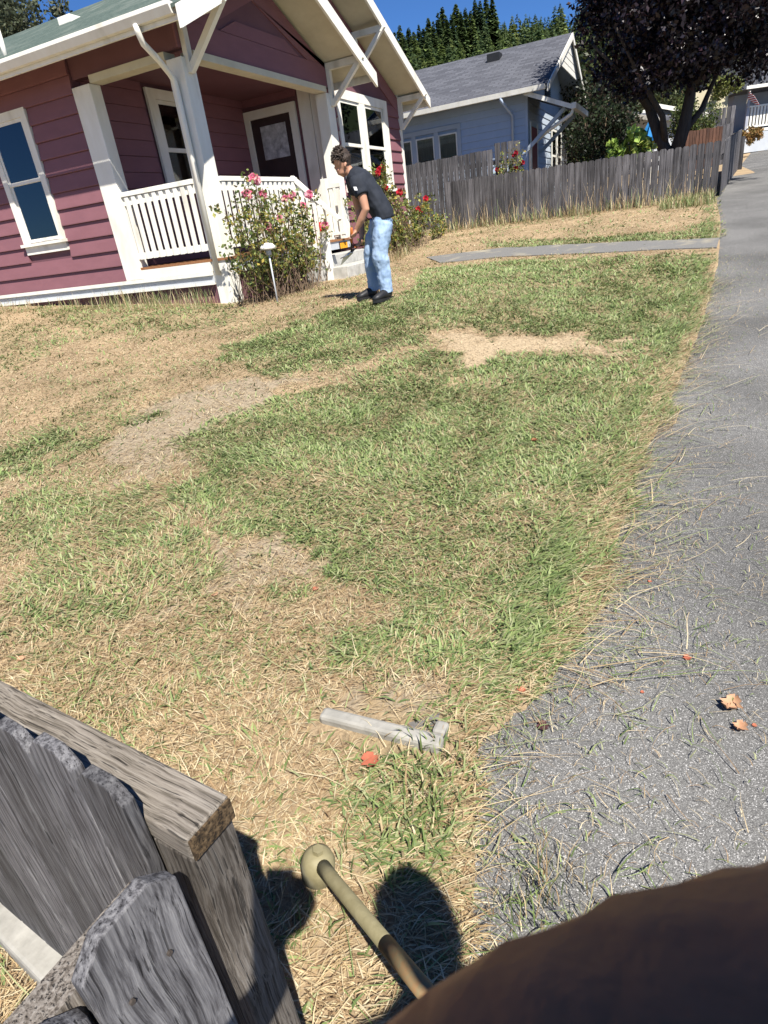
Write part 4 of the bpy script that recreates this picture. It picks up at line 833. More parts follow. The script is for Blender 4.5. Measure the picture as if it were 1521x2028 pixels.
# cream wall
q0 = at(1375, 205, 38); q1 = at(1440, 193, 38.5); bm = B(); beam(bm, (q0.x, q0.y, q0.z - .2), (q1.x, q1.y, q1.z - .2), .3, 1.3); tag(obj('garden_wall', bm, 'cream_paint', None), 'long cream rendered wall above the grey fence up the street', 'wall')
# corner house with porch at the right
o = at(1560, 265, 40); CH = thing('corner_house', 'purple grey house with a white porch rail at the top of the street', 'house', (o.x, o.y, at(1475, 262, 40).z - .4))
rt = Vector(RC[:, 0]); rt.z = 0; rt.normalize(); fwv = Vector((-rt.y, rt.x, 0)); L0 = at(1474, 262, 40); zf = at(1476, 258, 40).z
def cbox(nm, m, u0, u1, v0, v1, z0, z1, par=CH):
    bm = B(); v = [bm.verts.new(Vector((L0.x, L0.y, 0)) + rt * u + fwv * q + Vector((0, 0, z))) for z in (z0, z1) for u, q in ((u0, v0), (u1, v0), (u1, v1), (u0, v1))]
    for f in [(3, 2, 1, 0), (4, 5, 6, 7), (0, 1, 5, 4), (1, 2, 6, 5), (2, 3, 7, 6), (3, 0, 4, 7)]: bm.faces.new([v[i] for i in f])
    return obj(nm, bm, m, par)
ze = at(1480, 178, 40).z
cbox('wall', 'grey_siding', .1, 7, 1.6, 7, zf - 1.2, ze); cbox('porch_floor', 'white_paint', 0, 7, 0, 1.6, zf - .12, zf); cbox('skirt_board', 'grey_paint', 0, 7, .02, .1, zf - 1.0, zf - .125)
cbox('railing', 'white_paint', 0, 7, 0, .08, zf + .95, zf + 1.02); cbox('railing', 'white_paint', 0, 7, 0, .08, zf + .08, zf + .15)
for k in range(26): cbox('baluster', 'white_paint', .05 + .16 * k, .14 + .16 * k, .01, .07, zf + .152, zf + .948)
for u in (0, 3.2): cbox('post', 'grey_siding', u, u + .12, .0, .12, zf + .0, ze)
bm = B(); pts = [(-.5, ze - .02), (7.5, ze - .02), (7.5, ze + 1.9), (1.6, ze + 1.9)]
v = []
for q in (-.6, 7.5):
    v.append([bm.verts.new(Vector((L0.x, L0.y, z)) + rt * u + fwv * q) for u, z in pts])
bm.faces.new(v[0]); bm.faces.new(v[1][::-1])
for i in range(4): bm.faces.new([v[0][i], v[0][(i + 1) % 4], v[1][(i + 1) % 4], v[1][i]])
rfo = obj('roof', bm, 'grey_shingle', CH); cbox('gutter', 'white_paint', -.5, 7.5, -.72, -.61, ze - .05, ze + .08, rfo)
fp = at(1483, 195, 39.2); FG = thing('flag', 'small faded striped flag on a short pole at the corner house porch', 'flag', tuple(fp)); bm = B(); tube(bm, [at(1478, 188, 39.6), at(1490, 178, 39.0)], .02, 6); 
bm.free(); bm = B(); tube(bm, [at(1478, 205, 39.6), at(1486, 181, 39.1)], .02, 6); obj('flag_pole', bm, 'white_paint', FG)
bm = B(); A = [at(1484, 183, 39.1), at(1494, 190, 39.0), at(1504, 207, 38.9)]; Bq = [at(1481, 195, 39.2), at(1490, 202, 39.1), at(1499, 208, 39.0)]
va = [bm.verts.new(p) for p in A]; vb = [bm.verts.new(p) for p in Bq]
for i in range(2): bm.faces.new([va[i], va[i + 1], vb[i + 1], vb[i]])
f_ = obj('flag_cloth', bm, 'striped_cloth', FG); sm = f_.modifiers.new('thick', 'SOLIDIFY'); sm.thickness = .01
# blue patio umbrella, closed
pt = at(1294, 233, 24); pb_ = at(1301, 292, 24); UM = thing('patio_umbrella', 'closed bright blue patio umbrella behind the fence by the plum trunk', 'umbrella', (pb_.x, pb_.y, -.1)); bm = B()
rings = []; hh = pt.z - pb_.z
for j, (f, rad) in enumerate([(0, .03), (.06, .10), (.3, .19), (.6, .27), (.9, .31), (1.0, .27)]):
    rings.append([bm.verts.new((pt.x + (rad * (1 + (.22 if k % 2 else -.12))) * math.cos(k * math.pi / 8), pt.y + (rad * (1 + (.22 if k % 2 else -.12))) * math.sin(k * math.pi / 8), pt.z - f * hh)) for k in range(16)])
for a, b in zip(rings, rings[1:]):
    for k in range(16): bm.faces.new([a[k], a[(k + 1) % 16], b[(k + 1) % 16], b[k]])
bm.faces.new(rings[0][::-1]); obj('canopy', bm, 'umbrella_blue', UM); bm = B(); tube(bm, [(pt.x, pt.y, -.15), (pt.x, pt.y, pt.z + .12)], .025, 8); obj('pole', bm, 'white_paint', UM)

# ------------------------------------------------------------------ roses
def flower(p, rad, cols, parent, seed, r):
    # a rosette: rings of cupped petals
    V, F, C = [], [], []; p = Vector(p); tocam = Vector((CAM[0] - p.x, CAM[1] - p.y, .25 * (CAM - np.array(p))[2] + 1.5)).normalized(); q = tocam.to_track_quat('Z', 'Y').to_matrix()
    for ring, (n, rr_, zz, tilt) in enumerate([(4, .28, .30, 1.15), (5, .55, .2, .85), (6, .85, .0, .45), (6, 1.0, -.2, .1)]):
        for k in range(n):
            th = 2 * math.pi * (k + .5 * ring) / n + r.uniform(-.2, .2); w_ = rad * (.62 if ring else .5); c, s = math.cos(th), math.sin(th); L = rad * rr_
            loc = [(c * L * .25, s * L * .25, rad * zz - .1 * rad), (c * L * .8 - s * w_ * .6, s * L * .8 + c * w_ * .6, rad * zz + rad * tilt * .35), (c * L * 1.1, s * L * 1.1, rad * zz + rad * tilt * .5), (c * L * .8 + s * w_ * .6, s * L * .8 - c * w_ * .6, rad * zz + rad * tilt * .35)]
            i = len(V); V += [tuple(p + q @ Vector(v)) for v in loc]; F.append((i, i + 1, i + 2, i + 3)); cc = np.array(cols[r.integers(0, len(cols))]) * r.uniform(.8, 1.1); C += [cc] * 4
    return npmesh('rose_flower', np.array(V), [np.array(F)], np.array(C), 'petals', parent)
def rose_bush(label, base, tips, leafn, leafcols, flowers, fcols, frad, seed, spread=.22, leaf=.05, lowbare=.3, twigs=60, group=None):
    r = np.random.default_rng(seed); base = Vector(base); base.z = float(gz(base.x, base.y)); t = thing('rose_bush', label, 'rose bush', tuple(base), group)
    bm = B(); cen = []; flw = [Vector(f) for f in flowers]
    ends = [Vector(e) for e in tips] + flw
    for e in ends:
        b0 = base + Vector((r.uniform(-1, 1) * spread, r.uniform(-1, 1) * spread * .6, -.05)); b0.x += (e.x - base.x) * .35; b0.z = float(gz(b0.x, b0.y)) - .03
        m1 = b0.lerp(e, .4) + Vector((r.uniform(-.06, .06), r.uniform(-.06, .06), .05)); m2 = b0.lerp(e, .75) + Vector((r.uniform(-.05, .05), r.uniform(-.05, .05), .03))
        tube(bm, [b0, m1, m2, e], [.011, .008, .006, .003], 5)
        for f in np.linspace(lowbare, 1.0, 7): cen.append(tuple(b0.lerp(e, f) + Vector((r.uniform(-.1, .1), r.uniform(-.1, .1), r.uniform(-.05, .06)))))
    for k in range(twigs):
        e = ends[r.integers(0, len(ends))]; b0 = base + Vector((r.uniform(-1, 1) * spread * 1.6 + (e.x - base.x) * .5, r.uniform(-1, 1) * spread, 0)); b0.z = float(gz(b0.x, b0.y)); f = r.uniform(.25, .7); m = b0.lerp(e, f)
        tube(bm, [b0, b0.lerp(m, .5) + Vector((r.uniform(-.05, .05), r.uniform(-.05, .05), 0)), m + Vector((r.uniform(-.12, .12), r.uniform(-.12, .12), r.uniform(-.05, .1)))], [.006, .005, .002], 4)
    obj('stem', bm, 'bark_brown', t)
    P = clump_points(cen, r.uniform(.05, .16, len(cen)), max(1, leafn // len(cen)), r); V, F = leaf_arrays(P, leaf, r, ratio=.65); npmesh('foliage', V, [F], leafcol(len(F), leafcols, r, .35), 'leaves', t)
    for k, f in enumerate(flw): flower(f, frad * r.uniform(.8, 1.2), fcols, t, seed + k, r)
    return t
RL = [(.11, .15, .04), (.17, .21, .06), (.075, .11, .03), (.28, .27, .07), (.13, .10, .04), (.23, .27, .09), (.34, .27, .06)]
PB = -.52
tips = [atb(x, y, PB + dy) for x, y, dy in [(445, 415, .1), (460, 440, -.1), (470, 400, .1), (490, 410, -.15), (512, 395, 0), (530, 400, .15), (545, 415, -.2), (565, 410, .1), (582, 405, -.1), (600, 420, .1), (615, 440, -.1), (625, 465, 0), (560, 450, -.25), (510, 450, -.25), (590, 480, -.25), (480, 470, -.2), (540, 480, -.3), (465, 500, -.2), (617, 500, -.2)]]
pinkf = [atb(x, y, PB) for x, y in [(501, 353), (507, 356), (489, 385), (564, 394), (579, 388), (612, 385), (599, 407), (554, 433), (532, 451), (643, 447), (520, 385)]]
b0 = atb(548, 590, PB)
rose_bush('large rose bush with pink blooms in front of the porch railing', (b0.x, PB, 0), tips, 5600, RL, pinkf, [(.80, .22, .34), (.85, .36, .46), (.75, .14, .26), (.88, .55, .55)], .068, 61, .30, .052, .32, 150)
RB = -.25
tips = [atb(x, y, RB + dy) for x, y, dy in [(700, 400, .1), (705, 440, .0), (715, 470, -.1), (745, 350, 0), (760, 345, 0), (770, 375, -.1), (785, 400, 0), (800, 385, .1), (810, 410, -.1), (825, 395, 0), (838, 420, -.1), (790, 440, -.2), (810, 450, -.2), (765, 420, -.1), (850, 400, .05), (780, 470, -.2), (830, 455, -.2)]]
redf = [atb(x, y, RB - .05) for x, y in [(752, 337), (757, 333), (764, 372), (791, 381), (843, 393), (832, 418), (828, 414), (748, 343)]]
b0 = atb(795, 498, RB)
rose_bush('tall rose bush with red and yellow blooms behind the stooping person', (b0.x, RB, 0), tips, 5600, RL, redf, [(.58, .02, .05), (.66, .05, .07), (.48, .015, .04)], .062, 62, .40, .062, .22, 160)
b0 = atb(868, 498, -.55); tips = [atb(x, y, -.55) for x, y in [(855, 445), (865, 425), (875, 430), (882, 450), (868, 455)]]
rose_bush('small thin rose shrub beside the walkway', (b0.x, -.55, 0), tips, 420, RL, [], [], .05, 63, .06, .06, .5, 8)
tips = [ata(x, y, 9.35) for x, y in [(985, 320), (1000, 310), (1025, 290), (1035, 310), (1010, 335), (990, 335), (1030, 335)]]
rose_bush('climbing rose with dark red blooms against the taller board fence', (9.3, ata(1012, 340, 9.35).y, 0), tips, 900, RL, [ata(x, y, 9.3) for x, y in [(1022, 303), (1022, 333), (1017, 308), (984, 336), (1035, 322)]], [(.42, .02, .04), (.32, .015, .03)], .05, 64, .2, .06, .5, 14)

# path light
cap = atb(530, 489, -.86); ft = atb(550, 599, -.90); LT = thing('path_light', 'thin grey path light with a white mushroom cap in front of the pink roses', 'garden light', (ft.x, ft.y, float(gz(ft.x, ft.y)))); bm = B()
tube(bm, [(ft.x, ft.y, float(gz(ft.x, ft.y)) - .05), (cap.x, cap.y, cap.z - .04)], .011, 8); obj('stake', bm, 'grey_paint', LT, True); bm = B()
tube(bm, [(cap.x, cap.y, cap.z - .03), (cap.x, cap.y, cap.z + .0), (cap.x, cap.y, cap.z + .035), (cap.x, cap.y, cap.z + .05)], [.10, .10, .07, .02], 16); obj('cap', bm, 'white_paint', LT, True); bm = B(); tube(bm, [(cap.x, cap.y, cap.z - .10), (cap.x, cap.y, cap.z - .031)], .035, 10); obj('lamp_body', bm, 'grey_paint', LT, True)

# ------------------------------------------------------------------ the stooping person
DP = 7.34
def p7(x, y, dd=0.0): return at(600 + x / 5.07, 270 + y / 5.07, DP + dd)
vdep = (p7(600, 800, 1) - p7(600, 800, 0)).normalized()
def lofted(parts, name, material, parent, voxel, smooth=5):
    bm = B()
    for pts, rad in parts: tube(bm, pts, rad, 14, up=tuple(vdep))
    o = obj(name, bm, material, parent, True); m = o.modifiers.new('fuse', 'REMESH'); m.mode = 'VOXEL'; m.voxel_size = voxel; m.use_smooth_shade = True
    s = o.modifiers.new('smooth', 'SMOOTH'); s.iterations = smooth; s.factor = .5; return o
feet = p7(790, 1620); PE = thing('person', 'person in dark t-shirt and blue jeans stooping over the steps with loppers', 'person', (feet.x, feet.y, float(gz(feet.x, feet.y))))
torso = [p7(800, 880), p7(795, 800), p7(765, 720), p7(700, 620), p7(620, 510), p7(555, 430), p7(500, 385), p7(465, 350)]
tr = [(.10, .15), (.105, .165), (.105, .16), (.11, .165), (.118, .185), (.11, .19), (.08, .13), (.055, .06)]
neck = [p7(480, 365), p7(440, 320), p7(410, 275)]
armL = [p7(545, 455, -.16), p7(585, 560, -.20), p7(630, 735, -.22), p7(590, 830, -.19), p7(540, 930, -.15)]
armR = [p7(510, 440, .16), p7(520, 560, .22), p7(560, 740, .26), p7(585, 900, .20), p7(590, 1010, .14)]
legL = [p7(800, 860, -.08), p7(780, 1020, -.10), p7(775, 1190, -.11), p7(810, 1380, -.10), p7(850, 1590, -.10)]
legR = [p7(770, 870, .10), p7(700, 1030, .14), p7(675, 1180, .16), p7(695, 1360, .18), p7(720, 1570, .20)]
head = [p7(425, 330, .0), p7(395, 260), p7(372, 215), p7(355, 165)]
hr_ = [(.060, .058), (.088, .078), (.094, .08), (.05, .045)]
face = [p7(405, 300), p7(400, 375), p7(425, 400)]
def hand(w_, d, e, side):
    # palm and five curled fingers closing on a handle
    out = [([w_, w_ + d * .045, w_ + d * .085], [(.022, .026), (.026, .032), (.02, .034)])]; k = w_ + d * .085
    for i, L in enumerate((.060, .068, .064, .052)):
        o_ = k + side * (-.028 + .019 * i); out.append(([o_ - d * .01, o_ + d * L * .35 + e * .012, o_ + d * L * .4 + e * .034, o_ + d * L * .05 + e * .044], [.0095, .009, .0085, .0075]))
    th = w_ + d * .03 - side * .03; out.append(([th, th + d * .025 - side * .012 + e * .012, th + d * .05 - side * .006 + e * .03], [.011, .0105, .0085])); return out
hL, hR = p7(540, 930, -.15), p7(590, 1010, .14)
dL = (p7(505, 1010, -.13) - hL).normalized(); dR = (p7(572, 1085, .10) - hR).normalized(); eL = (p7(460, 960, -.13) - p7(520, 960, -.13)).normalized()
body = [(torso, [(a - .012, b - .012) for a, b in tr]), (neck, [.052, .047, .05]), (armL, [.058, .05, .043, .040, .028]), (armR, [.058, .05, .043, .040, .028]), (legL, [(.08, .08), .075, .055, .05, .04]), (legR, [(.08, .08), .075, .055, .05, .04]), (head, hr_), (face, [.06, .048, .02]),
        ([p7(345, 290), p7(325, 318), p7(350, 335)], [.012, .018, .01]), ([p7(355, 345), p7(352, 362)], [.014, .012]), ([p7(375, 330), p7(385, 385)], [.05, .035]), ([p7(428, 262, -.075), p7(422, 305, -.078)], [(.018, .009), (.012, .008)]), ([p7(428, 262, .075), p7(422, 305, .078)], [(.018, .009), (.012, .008)])] + hand(hL, dL, eL, vdep) + hand(hR, dR, eL, vdep)
bo = lofted(body, 'body', 'skin', PE, .0075, 4)
shirt = [([p7(815, 835), p7(800, 775), p7(770, 725), p7(700, 620), p7(620, 510), p7(555, 430), p7(500, 385), p7(470, 357)], [(.122, .184), (.124, .184), (.124, .182), (.126, .185), (.132, .205), (.124, .208), (.095, .15), (.066, .072)]),
         ([p7(540, 440, -.13), p7(560, 510, -.185), p7(590, 588, -.208)], [.085, .078, .072]), ([p7(505, 430, .13), p7(512, 510, .20), p7(525, 580, .225)], [.08, .075, .07])]
sh = lofted(shirt, 'shirt', 'shirt', PE, .010, 3)
def wrinkle(o, strength, size):
    t_ = bpy.data.textures.new('wrinkle', 'CLOUDS'); t_.noise_scale = size; d = o.modifiers.new('wrinkle', 'DISPLACE'); d.texture = t_; d.strength = strength; d.mid_level = .5; d.texture_coords = 'LOCAL'
wrinkle(sh, .025, .13)
jeans = [([p7(830, 775), p7(805, 810), p7(795, 870), p7(785, 930)], [(.112, .172), (.116, .178), (.118, .18), (.105, .165)]),
         ([p7(805, 870, -.08), p7(788, 1020, -.10), p7(775, 1190, -.11), p7(812, 1380, -.10), p7(846, 1575, -.10)], [.112, .106, .088, .08, .074]), ([p7(770, 870, .10), p7(715, 1030, .14), p7(680, 1180, .16), p7(700, 1360, .18), p7(722, 1545, .20)], [.11, .10, .085, .078, .072])]
je = lofted(jeans, 'jeans', 'denim', PE, .010, 3); wrinkle(je, .034, .10)
def shoe(heel, toe, par, z):
    heel = Vector((heel.x, heel.y, z)); toe = Vector((toe.x, toe.y, z)); d = (toe - heel).normalized(); bm = B()
    tube(bm, [heel + Vector((0, 0, .05)) - d * .03, heel + Vector((0, 0, .055)), heel + d * .10 + Vector((0, 0, .058)), heel + d * .19 + Vector((0, 0, .04)), heel + d * .25 + Vector((0, 0, .03))], [(.022, .03), (.04, .052), (.045, .052), (.045, .036), (.03, .022)], 12)
    s = obj('shoe', bm, 'shoe', par, True); bm = B(); sd_ = Vector((-d.y, d.x, 0)); pts = [(-.035, .03), (.05, .038), (.17, .05), (.24, .035), (.262, 0), (.24, -.035), (.17, -.046), (.05, -.038), (-.035, -.03)]
    A = [bm.verts.new(heel + d * a + sd_ * b + Vector((0, 0, -.01))) for a, b in pts]; Bv = [bm.verts.new(heel + d * a + sd_ * b + Vector((0, 0, .022))) for a, b in pts]; bm.faces.new(A); bm.faces.new(Bv[::-1])
    for i in range(9): bm.faces.new([A[i], Bv[i], Bv[(i + 1) % 9], A[(i + 1) % 9]])
    obj('sole', bm, 'black_plastic', s)
hl = p7(868, 1600, -.10); shoe(hl, p7(760, 1630, -.22), PE, float(gz(hl.x, hl.y)) + .012); hr2 = p7(725, 1580, .20); shoe(hr2, p7(620, 1600, .12), PE, float(gz(hr2.x, hr2.y)) + .012)
# hair: cap plus tufts
bm = B(); hc = p7(378, 215); tube(bm, [p7(440, 300), p7(415, 240), p7(378, 195), p7(345, 160)], [(.045, .06), (.085, .088), (.094, .09), (.05, .05)], 14, up=tuple(vdep)); tube(bm, [p7(330, 235), p7(345, 200), p7(375, 160)], [(.03, .06), (.05, .075), (.05, .06)], 12, up=tuple(vdep))
for k in range(240):
    d = Vector(rng.normal(size=3)).normalized()
    if d.z < -.35: continue
    p0_ = hc + Vector((d.x * .086, d.y * .082, d.z * .098)); dd_ = (d * .5 + Vector(rng.normal(size=3)) * .35 + eL * .35 + Vector((0, 0, -.30))).normalized(); tube(bm, [p0_ - d * .012, p0_ + dd_ * .016 + d * .001, p0_ + dd_ * .030], [.012, .008, .001], 4)
obj('hair', bm, 'hair', PE)
# print on the back of the shirt and a patch on the sleeve: thin raised print
sdv = vdep
def quad(bm, c, u, v, a, b, th=.002):
    n = u.cross(v).normalized(); V0 = [c + u * sx * a + v * sy * b for sx, sy in ((-1, -1), (1, -1), (1, 1), (-1, 1))]; A = [bm.verts.new(p + n * th) for p in V0]; Bv = [bm.verts.new(p - n * th) for p in V0]; bm.faces.new(A); bm.faces.new(Bv[::-1])
    for i in range(4): bm.faces.new([A[i], Bv[i], Bv[(i + 1) % 4], A[(i + 1) % 4]])
bm = B(); q = random.Random(4); ba0, ba1 = p7(592, 352, -.02), p7(775, 545, -.02); ax = (ba1 - ba0).normalized(); pe_ = (vdep * -1).cross(ax).normalized(); pe_ = pe_ if pe_.z > 0 else -pe_
for k in range(15):
    f = k / 14; c_ = ba0.lerp(ba1, f) + pe_ * (.012 + .02 * math.sin(math.pi * f))
    for j in range(3):
        if q.random() < .8: quad(bm, c_ + vdep * (-.06 + .05 * j) - pe_ * (.03 - .012 * j), ax, (vdep - pe_ * -.5).normalized(), .006 + q.random() * .004, .012 + q.random() * .012)
obj('shirt_print', bm, 'shirt_print', sh); bm = B(); pc = p7(528, 525, -.285); quad(bm, pc, (p7(590, 588, -.2) - p7(560, 510, -.185)).normalized(), eL, .018, .016); obj('sleeve_patch', bm, 'shirt_print', sh)
# loppers in the hands
piv = p7(487, 1165, 0); LO = thing('loppers', 'long-handled loppers with black and orange handles held over the concrete steps', 'loppers', tuple(piv)); gA = hL + dL * .09 + eL * .02; gB = hR + dR * .09 + eL * .02
for g in (gA, gB):
    d = (g - piv).normalized(); bm = B(); tube(bm, [piv, g + d * .10], .011, 8); h_ = obj('handle', bm, 'black_metal', LO, True); bm = B(); tube(bm, [g - d * .07, g + d * .11], .0155, 10); obj('grip', bm, 'orange_plastic', h_, True)
bl = (p7(400, 1270, .05) - piv).normalized(); bs = bl.cross(vdep).normalized()
bm = B(); prism(bm, [(0, -.018), (.06, -.035), (.14, -.025), (.20, .0), (.14, .008), (0, .018)], 'y', -.002, .002); M_ = Matrix((bl, vdep, bs)).transposed().to_4x4(); bmesh.ops.transform(bm, matrix=Matrix.Translation(piv) @ M_, verts=bm.verts[:]); obj('blade', bm, 'steel', LO)
bm = B(); tube(bm, [piv, piv + bl * .08 - bs * .02, piv + bl * .14 - bs * .05], [.012, .011, .004], 8); obj('hook', bm, 'steel', LO, True); bm = B(); tube(bm, [piv - vdep * .014, piv + vdep * .014], .018, 12); obj('pivot_bolt', bm, 'steel', LO, True)

# ------------------------------------------------------------------ trimmer lying out from the lens
th_ = atz(630, 1706, -1.37); te = atz(835, 1955, -1.20); dsh = (te - th_).normalized(); TR = thing('string_trimmer', 'olive metal string trimmer shaft with a round gear head resting on the grass', 'trimmer', (th_.x, th_.y, -1.45))
bm = B(); tube(bm, [th_ + dsh * .02, th_ + dsh * .09, te + dsh * .25], [.019, .0160, .0160], 18); shf = obj('shaft', bm, 'olive_metal', TR, True)
bm = B(); tube(bm, [te - dsh * .13, te + dsh * .05], .0168, 18); obj('label_band', bm, 'orange_plastic', shf, True)
MATS['orange_plastic_band'] = mat('worn_orange', (.26, .14, .06), (.19, .16, .085), 60, .7); bpy.data.objects[[o.name for o in shf.children][0]].data.materials[0] = MATS['worn_orange']
bm = B(); nrm = Vector((.15, -.1, 1)).normalized(); tube(bm, [th_ - nrm * .06, th_ - nrm * .045, th_ + nrm * .0, th_ + nrm * .02, th_ + nrm * .03], [.022, .040, .042, .034, .02], 24); obj('gear_head', bm, 'olive_metal', TR, True)
bm = B(); tube(bm, [th_ + nrm * .03, th_ + nrm * .042], .014, 6); obj('head_bolt', bm, 'olive_metal', TR)

# ------------------------------------------------------------------ photographer (fingertip in view, shadow on the grass)
dF, dR_ = dirn(0), dirn(90)
def W(x, y, z):
    x += .075
    return Vector((CAM[0] + dR_[0] * x + dF[0] * y, CAM[1] + dR_[1] * x + dF[1] * y, z))
def Cc(x, y, z): return Vector(CAM + RC @ np.array([x, y, z]))
gf = float(gz(*W(.28, -.35, 0)[:2])); PH_ = thing('person', 'person taking the photograph, showing only a dark fingertip and a shadow on the grass', 'person', tuple(W(.28, -.35, gf)))
vdep = Vector((dR_[0], dR_[1], 0))
wr_ = W(-.10, -.09, -.11)
body = [([W(.28, -.34, -.62), W(.28, -.33, -.45), W(.28, -.32, -.25), W(.28, -.30, -.16), W(.28, -.28, -.08)], [(.10, .15), (.11, .16), (.115, .18), (.09, .15), (.055, .06)]), ([W(.28, -.27, -.12), W(.28, -.22, .02)], [.055, .055]),
        ([W(.28, -.20, -.05), W(.28, -.20, .03), W(.28, -.205, .10), W(.28, -.21, .17), W(.28, -.21, .205)], [(.05, .048), (.085, .07), (.10, .08), (.08, .065), (.03, .03)]),
        ([W(.10, -.30, -.17), W(-.10, -.26, -.30), W(-.30, -.18, -.38), W(-.22, -.13, -.24), wr_], [.058, .05, .043, .04, .028]), ([W(.46, -.30, -.17), W(.50, -.27, -.33), W(.48, -.20, -.46), W(.28, .04, -.66)], [.058, .05, .042, .03]),
        ([W(.19, -.34, -.58), W(.18, -.33, -1.02), W(.17, -.37, gf + .03)], [.085, .058, .04]), ([W(.37, -.34, -.58), W(.38, -.33, -1.02), W(.39, -.37, gf + .03)], [.085, .058, .04]),
        ([wr_, Cc(.005, .10, -.035), Cc(.050, .075, -.032), Cc(.066, .055, -.012), Cc(.060, .040, .004)], [.028, (.045, .03), (.04, .028), .026, .022]),
        ([Cc(.060, .036, .004), Cc(.050, .0275, .022), Cc(.030, .0268, .030), Cc(.018, .0290, .029), Cc(.006, .0318, .028), Cc(-.0035, .0350, .028)], [.0115, .0112, .011, .011, .0102, .0075])]
for i, (yy, xe) in enumerate(((.052, .0), (.070, .004), (.087, .012))): body.append(([Cc(.060, yy, .004), Cc(.048, yy, .018), Cc(.025, yy, .016), Cc(xe, yy, .012)], [.0105, .010, .0095, .008]))
body.append(([Cc(.062, .06, -.02), Cc(.050, .04, -.024), Cc(.034, .028, -.022)], [.012, .0115, .009]))
bo2 = lofted(body, 'body', 'skin_dark', PH_, .005, 6)
sh2 = lofted([([W(.28, -.34, -.66), W(.28, -.33, -.45), W(.28, -.32, -.25), W(.28, -.29, -.11), W(.28, -.26, -.05)], [(.125, .18), (.13, .19), (.135, .215), (.115, .18), (.085, .09)]), ([W(.44, -.29, -.17), W(.50, -.27, -.32)], [.08, .072]), ([W(.12, -.30, -.17), W(.0, -.26, -.26)], [.08, .072])], 'shirt', 'shirt', PH_, .012, 3)
je2 = lofted([([W(.28, -.34, -.56), W(.28, -.34, -.70)], [(.12, .175), (.115, .17)]), ([W(.19, -.34, -.62), W(.18, -.33, -1.02), W(.17, -.37, gf + .06)], [.105, .08, .07]), ([W(.37, -.34, -.62), W(.38, -.33, -1.02), W(.39, -.37, gf + .06)], [.105, .08, .07])], 'jeans', 'denim', PH_, .012, 3)
bm = B(); tube(bm, [W(.28, -.22, .02), W(.28, -.225, .09), W(.28, -.22, .17), W(.28, -.21, .225)], [(.08, .08), (.104, .09), (.09, .08), (.03, .03)], 14, up=tuple(vdep)); obj('hair', bm, 'hair', PH_, True)
for s, x in ((0, .17), (1, .39)): shoe(W(x, -.40, 0), W(x, -.10, 0), PH_, gf + .012)
bm = B(); v = [bm.verts.new(Cc(x, y, z)) for z in (-.011, -.002) for x, y in ((-.037, -.022), (.037, -.022), (.037, .135), (-.037, .135))]
for f in [(3, 2, 1, 0), (4, 5, 6, 7), (0, 1, 5, 4), (1, 2, 6, 5), (2, 3, 7, 6), (3, 0, 4, 7)]: bm.faces.new([v[i] for i in f])
tag(obj('phone', bm, 'phone_black', None, bevel=.002), 'black phone held up by the photographer, only its shadow falling on the grass', 'phone')

# ------------------------------------------------------------------ fallen leaves
def fallen_leaf(px, py, size, m, label, seed, curl=.3):
    size = size * .85
    r = random.Random(seed); p = atg(px, py); bm = B(); th = r.uniform(0, 6.28); d = Vector((math.cos(th), math.sin(th), 0)); s = Vector((-d.y, d.x, 0)); n = 7; rows_ = []
    z0 = float(gz(p.x, p.y)) + (-.011 if p.y < float(edge(p.x)) else .012)
    for i in range(n):
        f = i / (n - 1); w_ = size * .42 * math.sin(math.pi * min(1, f * .92 + .05)) ** .8 * (1 + (.3 if i % 2 else -.25)); hgt = .7 * size * curl * (4 * (f - .5) ** 2) * r.uniform(.6, 1.2) + size * .05
        rows_.append([bm.verts.new(Vector((p.x, p.y, z0)) + d * size * (f - .5) + s * w_ * q_ + Vector((0, 0, hgt + abs(q_) * size * curl * .6))) for q_ in (-1, 0, 1)])
    for a, b in zip(rows_, rows_[1:]):
        for k in range(2): bm.faces.new([a[k], a[k + 1], b[k + 1], b[k]])
    return tag(obj('fallen_leaf', bm, m, None, True), label, 'leaf', 'fallen leaves on paving and grass')
LB, LR, LD = 'curled tan fallen leaf lying on the asphalt', 'small rust red fallen leaf lying on the asphalt', 'rust red fallen leaf caught in the cut grass'
for k, (px, py, s, m, lb) in enumerate([(1447, 1402, .075, 'leaf_brown', LB), (1466, 1440, .05, 'leaf_brown', LB), (1495, 1432, .018, 'leaf_red', LR), (1361, 1304, .035, 'leaf_red', LR), (1287, 1150, .02, 'leaf_red', LR), (1136, 1287, .018, 'leaf_red', LR), (1272, 1370, .016, 'leaf_red', LR),
    (1033, 1373, .035, 'leaf_red', LD), (736, 1520, .07, 'leaf_red', LD), (627, 1175, .035, 'leaf_red', LD), (1146, 1146, .022, 'leaf_red', LD), (428, 1185, .04, 'leaf_brown', LD), (1058, 877, .05, 'leaf_red', LD), (720, 1028, .02, 'leaf_red', LD), (1075, 1440, .05, 'leaf_dark', 'dark plum fallen leaf at the edge of the asphalt'), (45, 1313, .045, 'leaf_brown', LD)]):
    fallen_leaf(px, py, s, m, lb, 900 + k, .15 if k > 1 else .35)

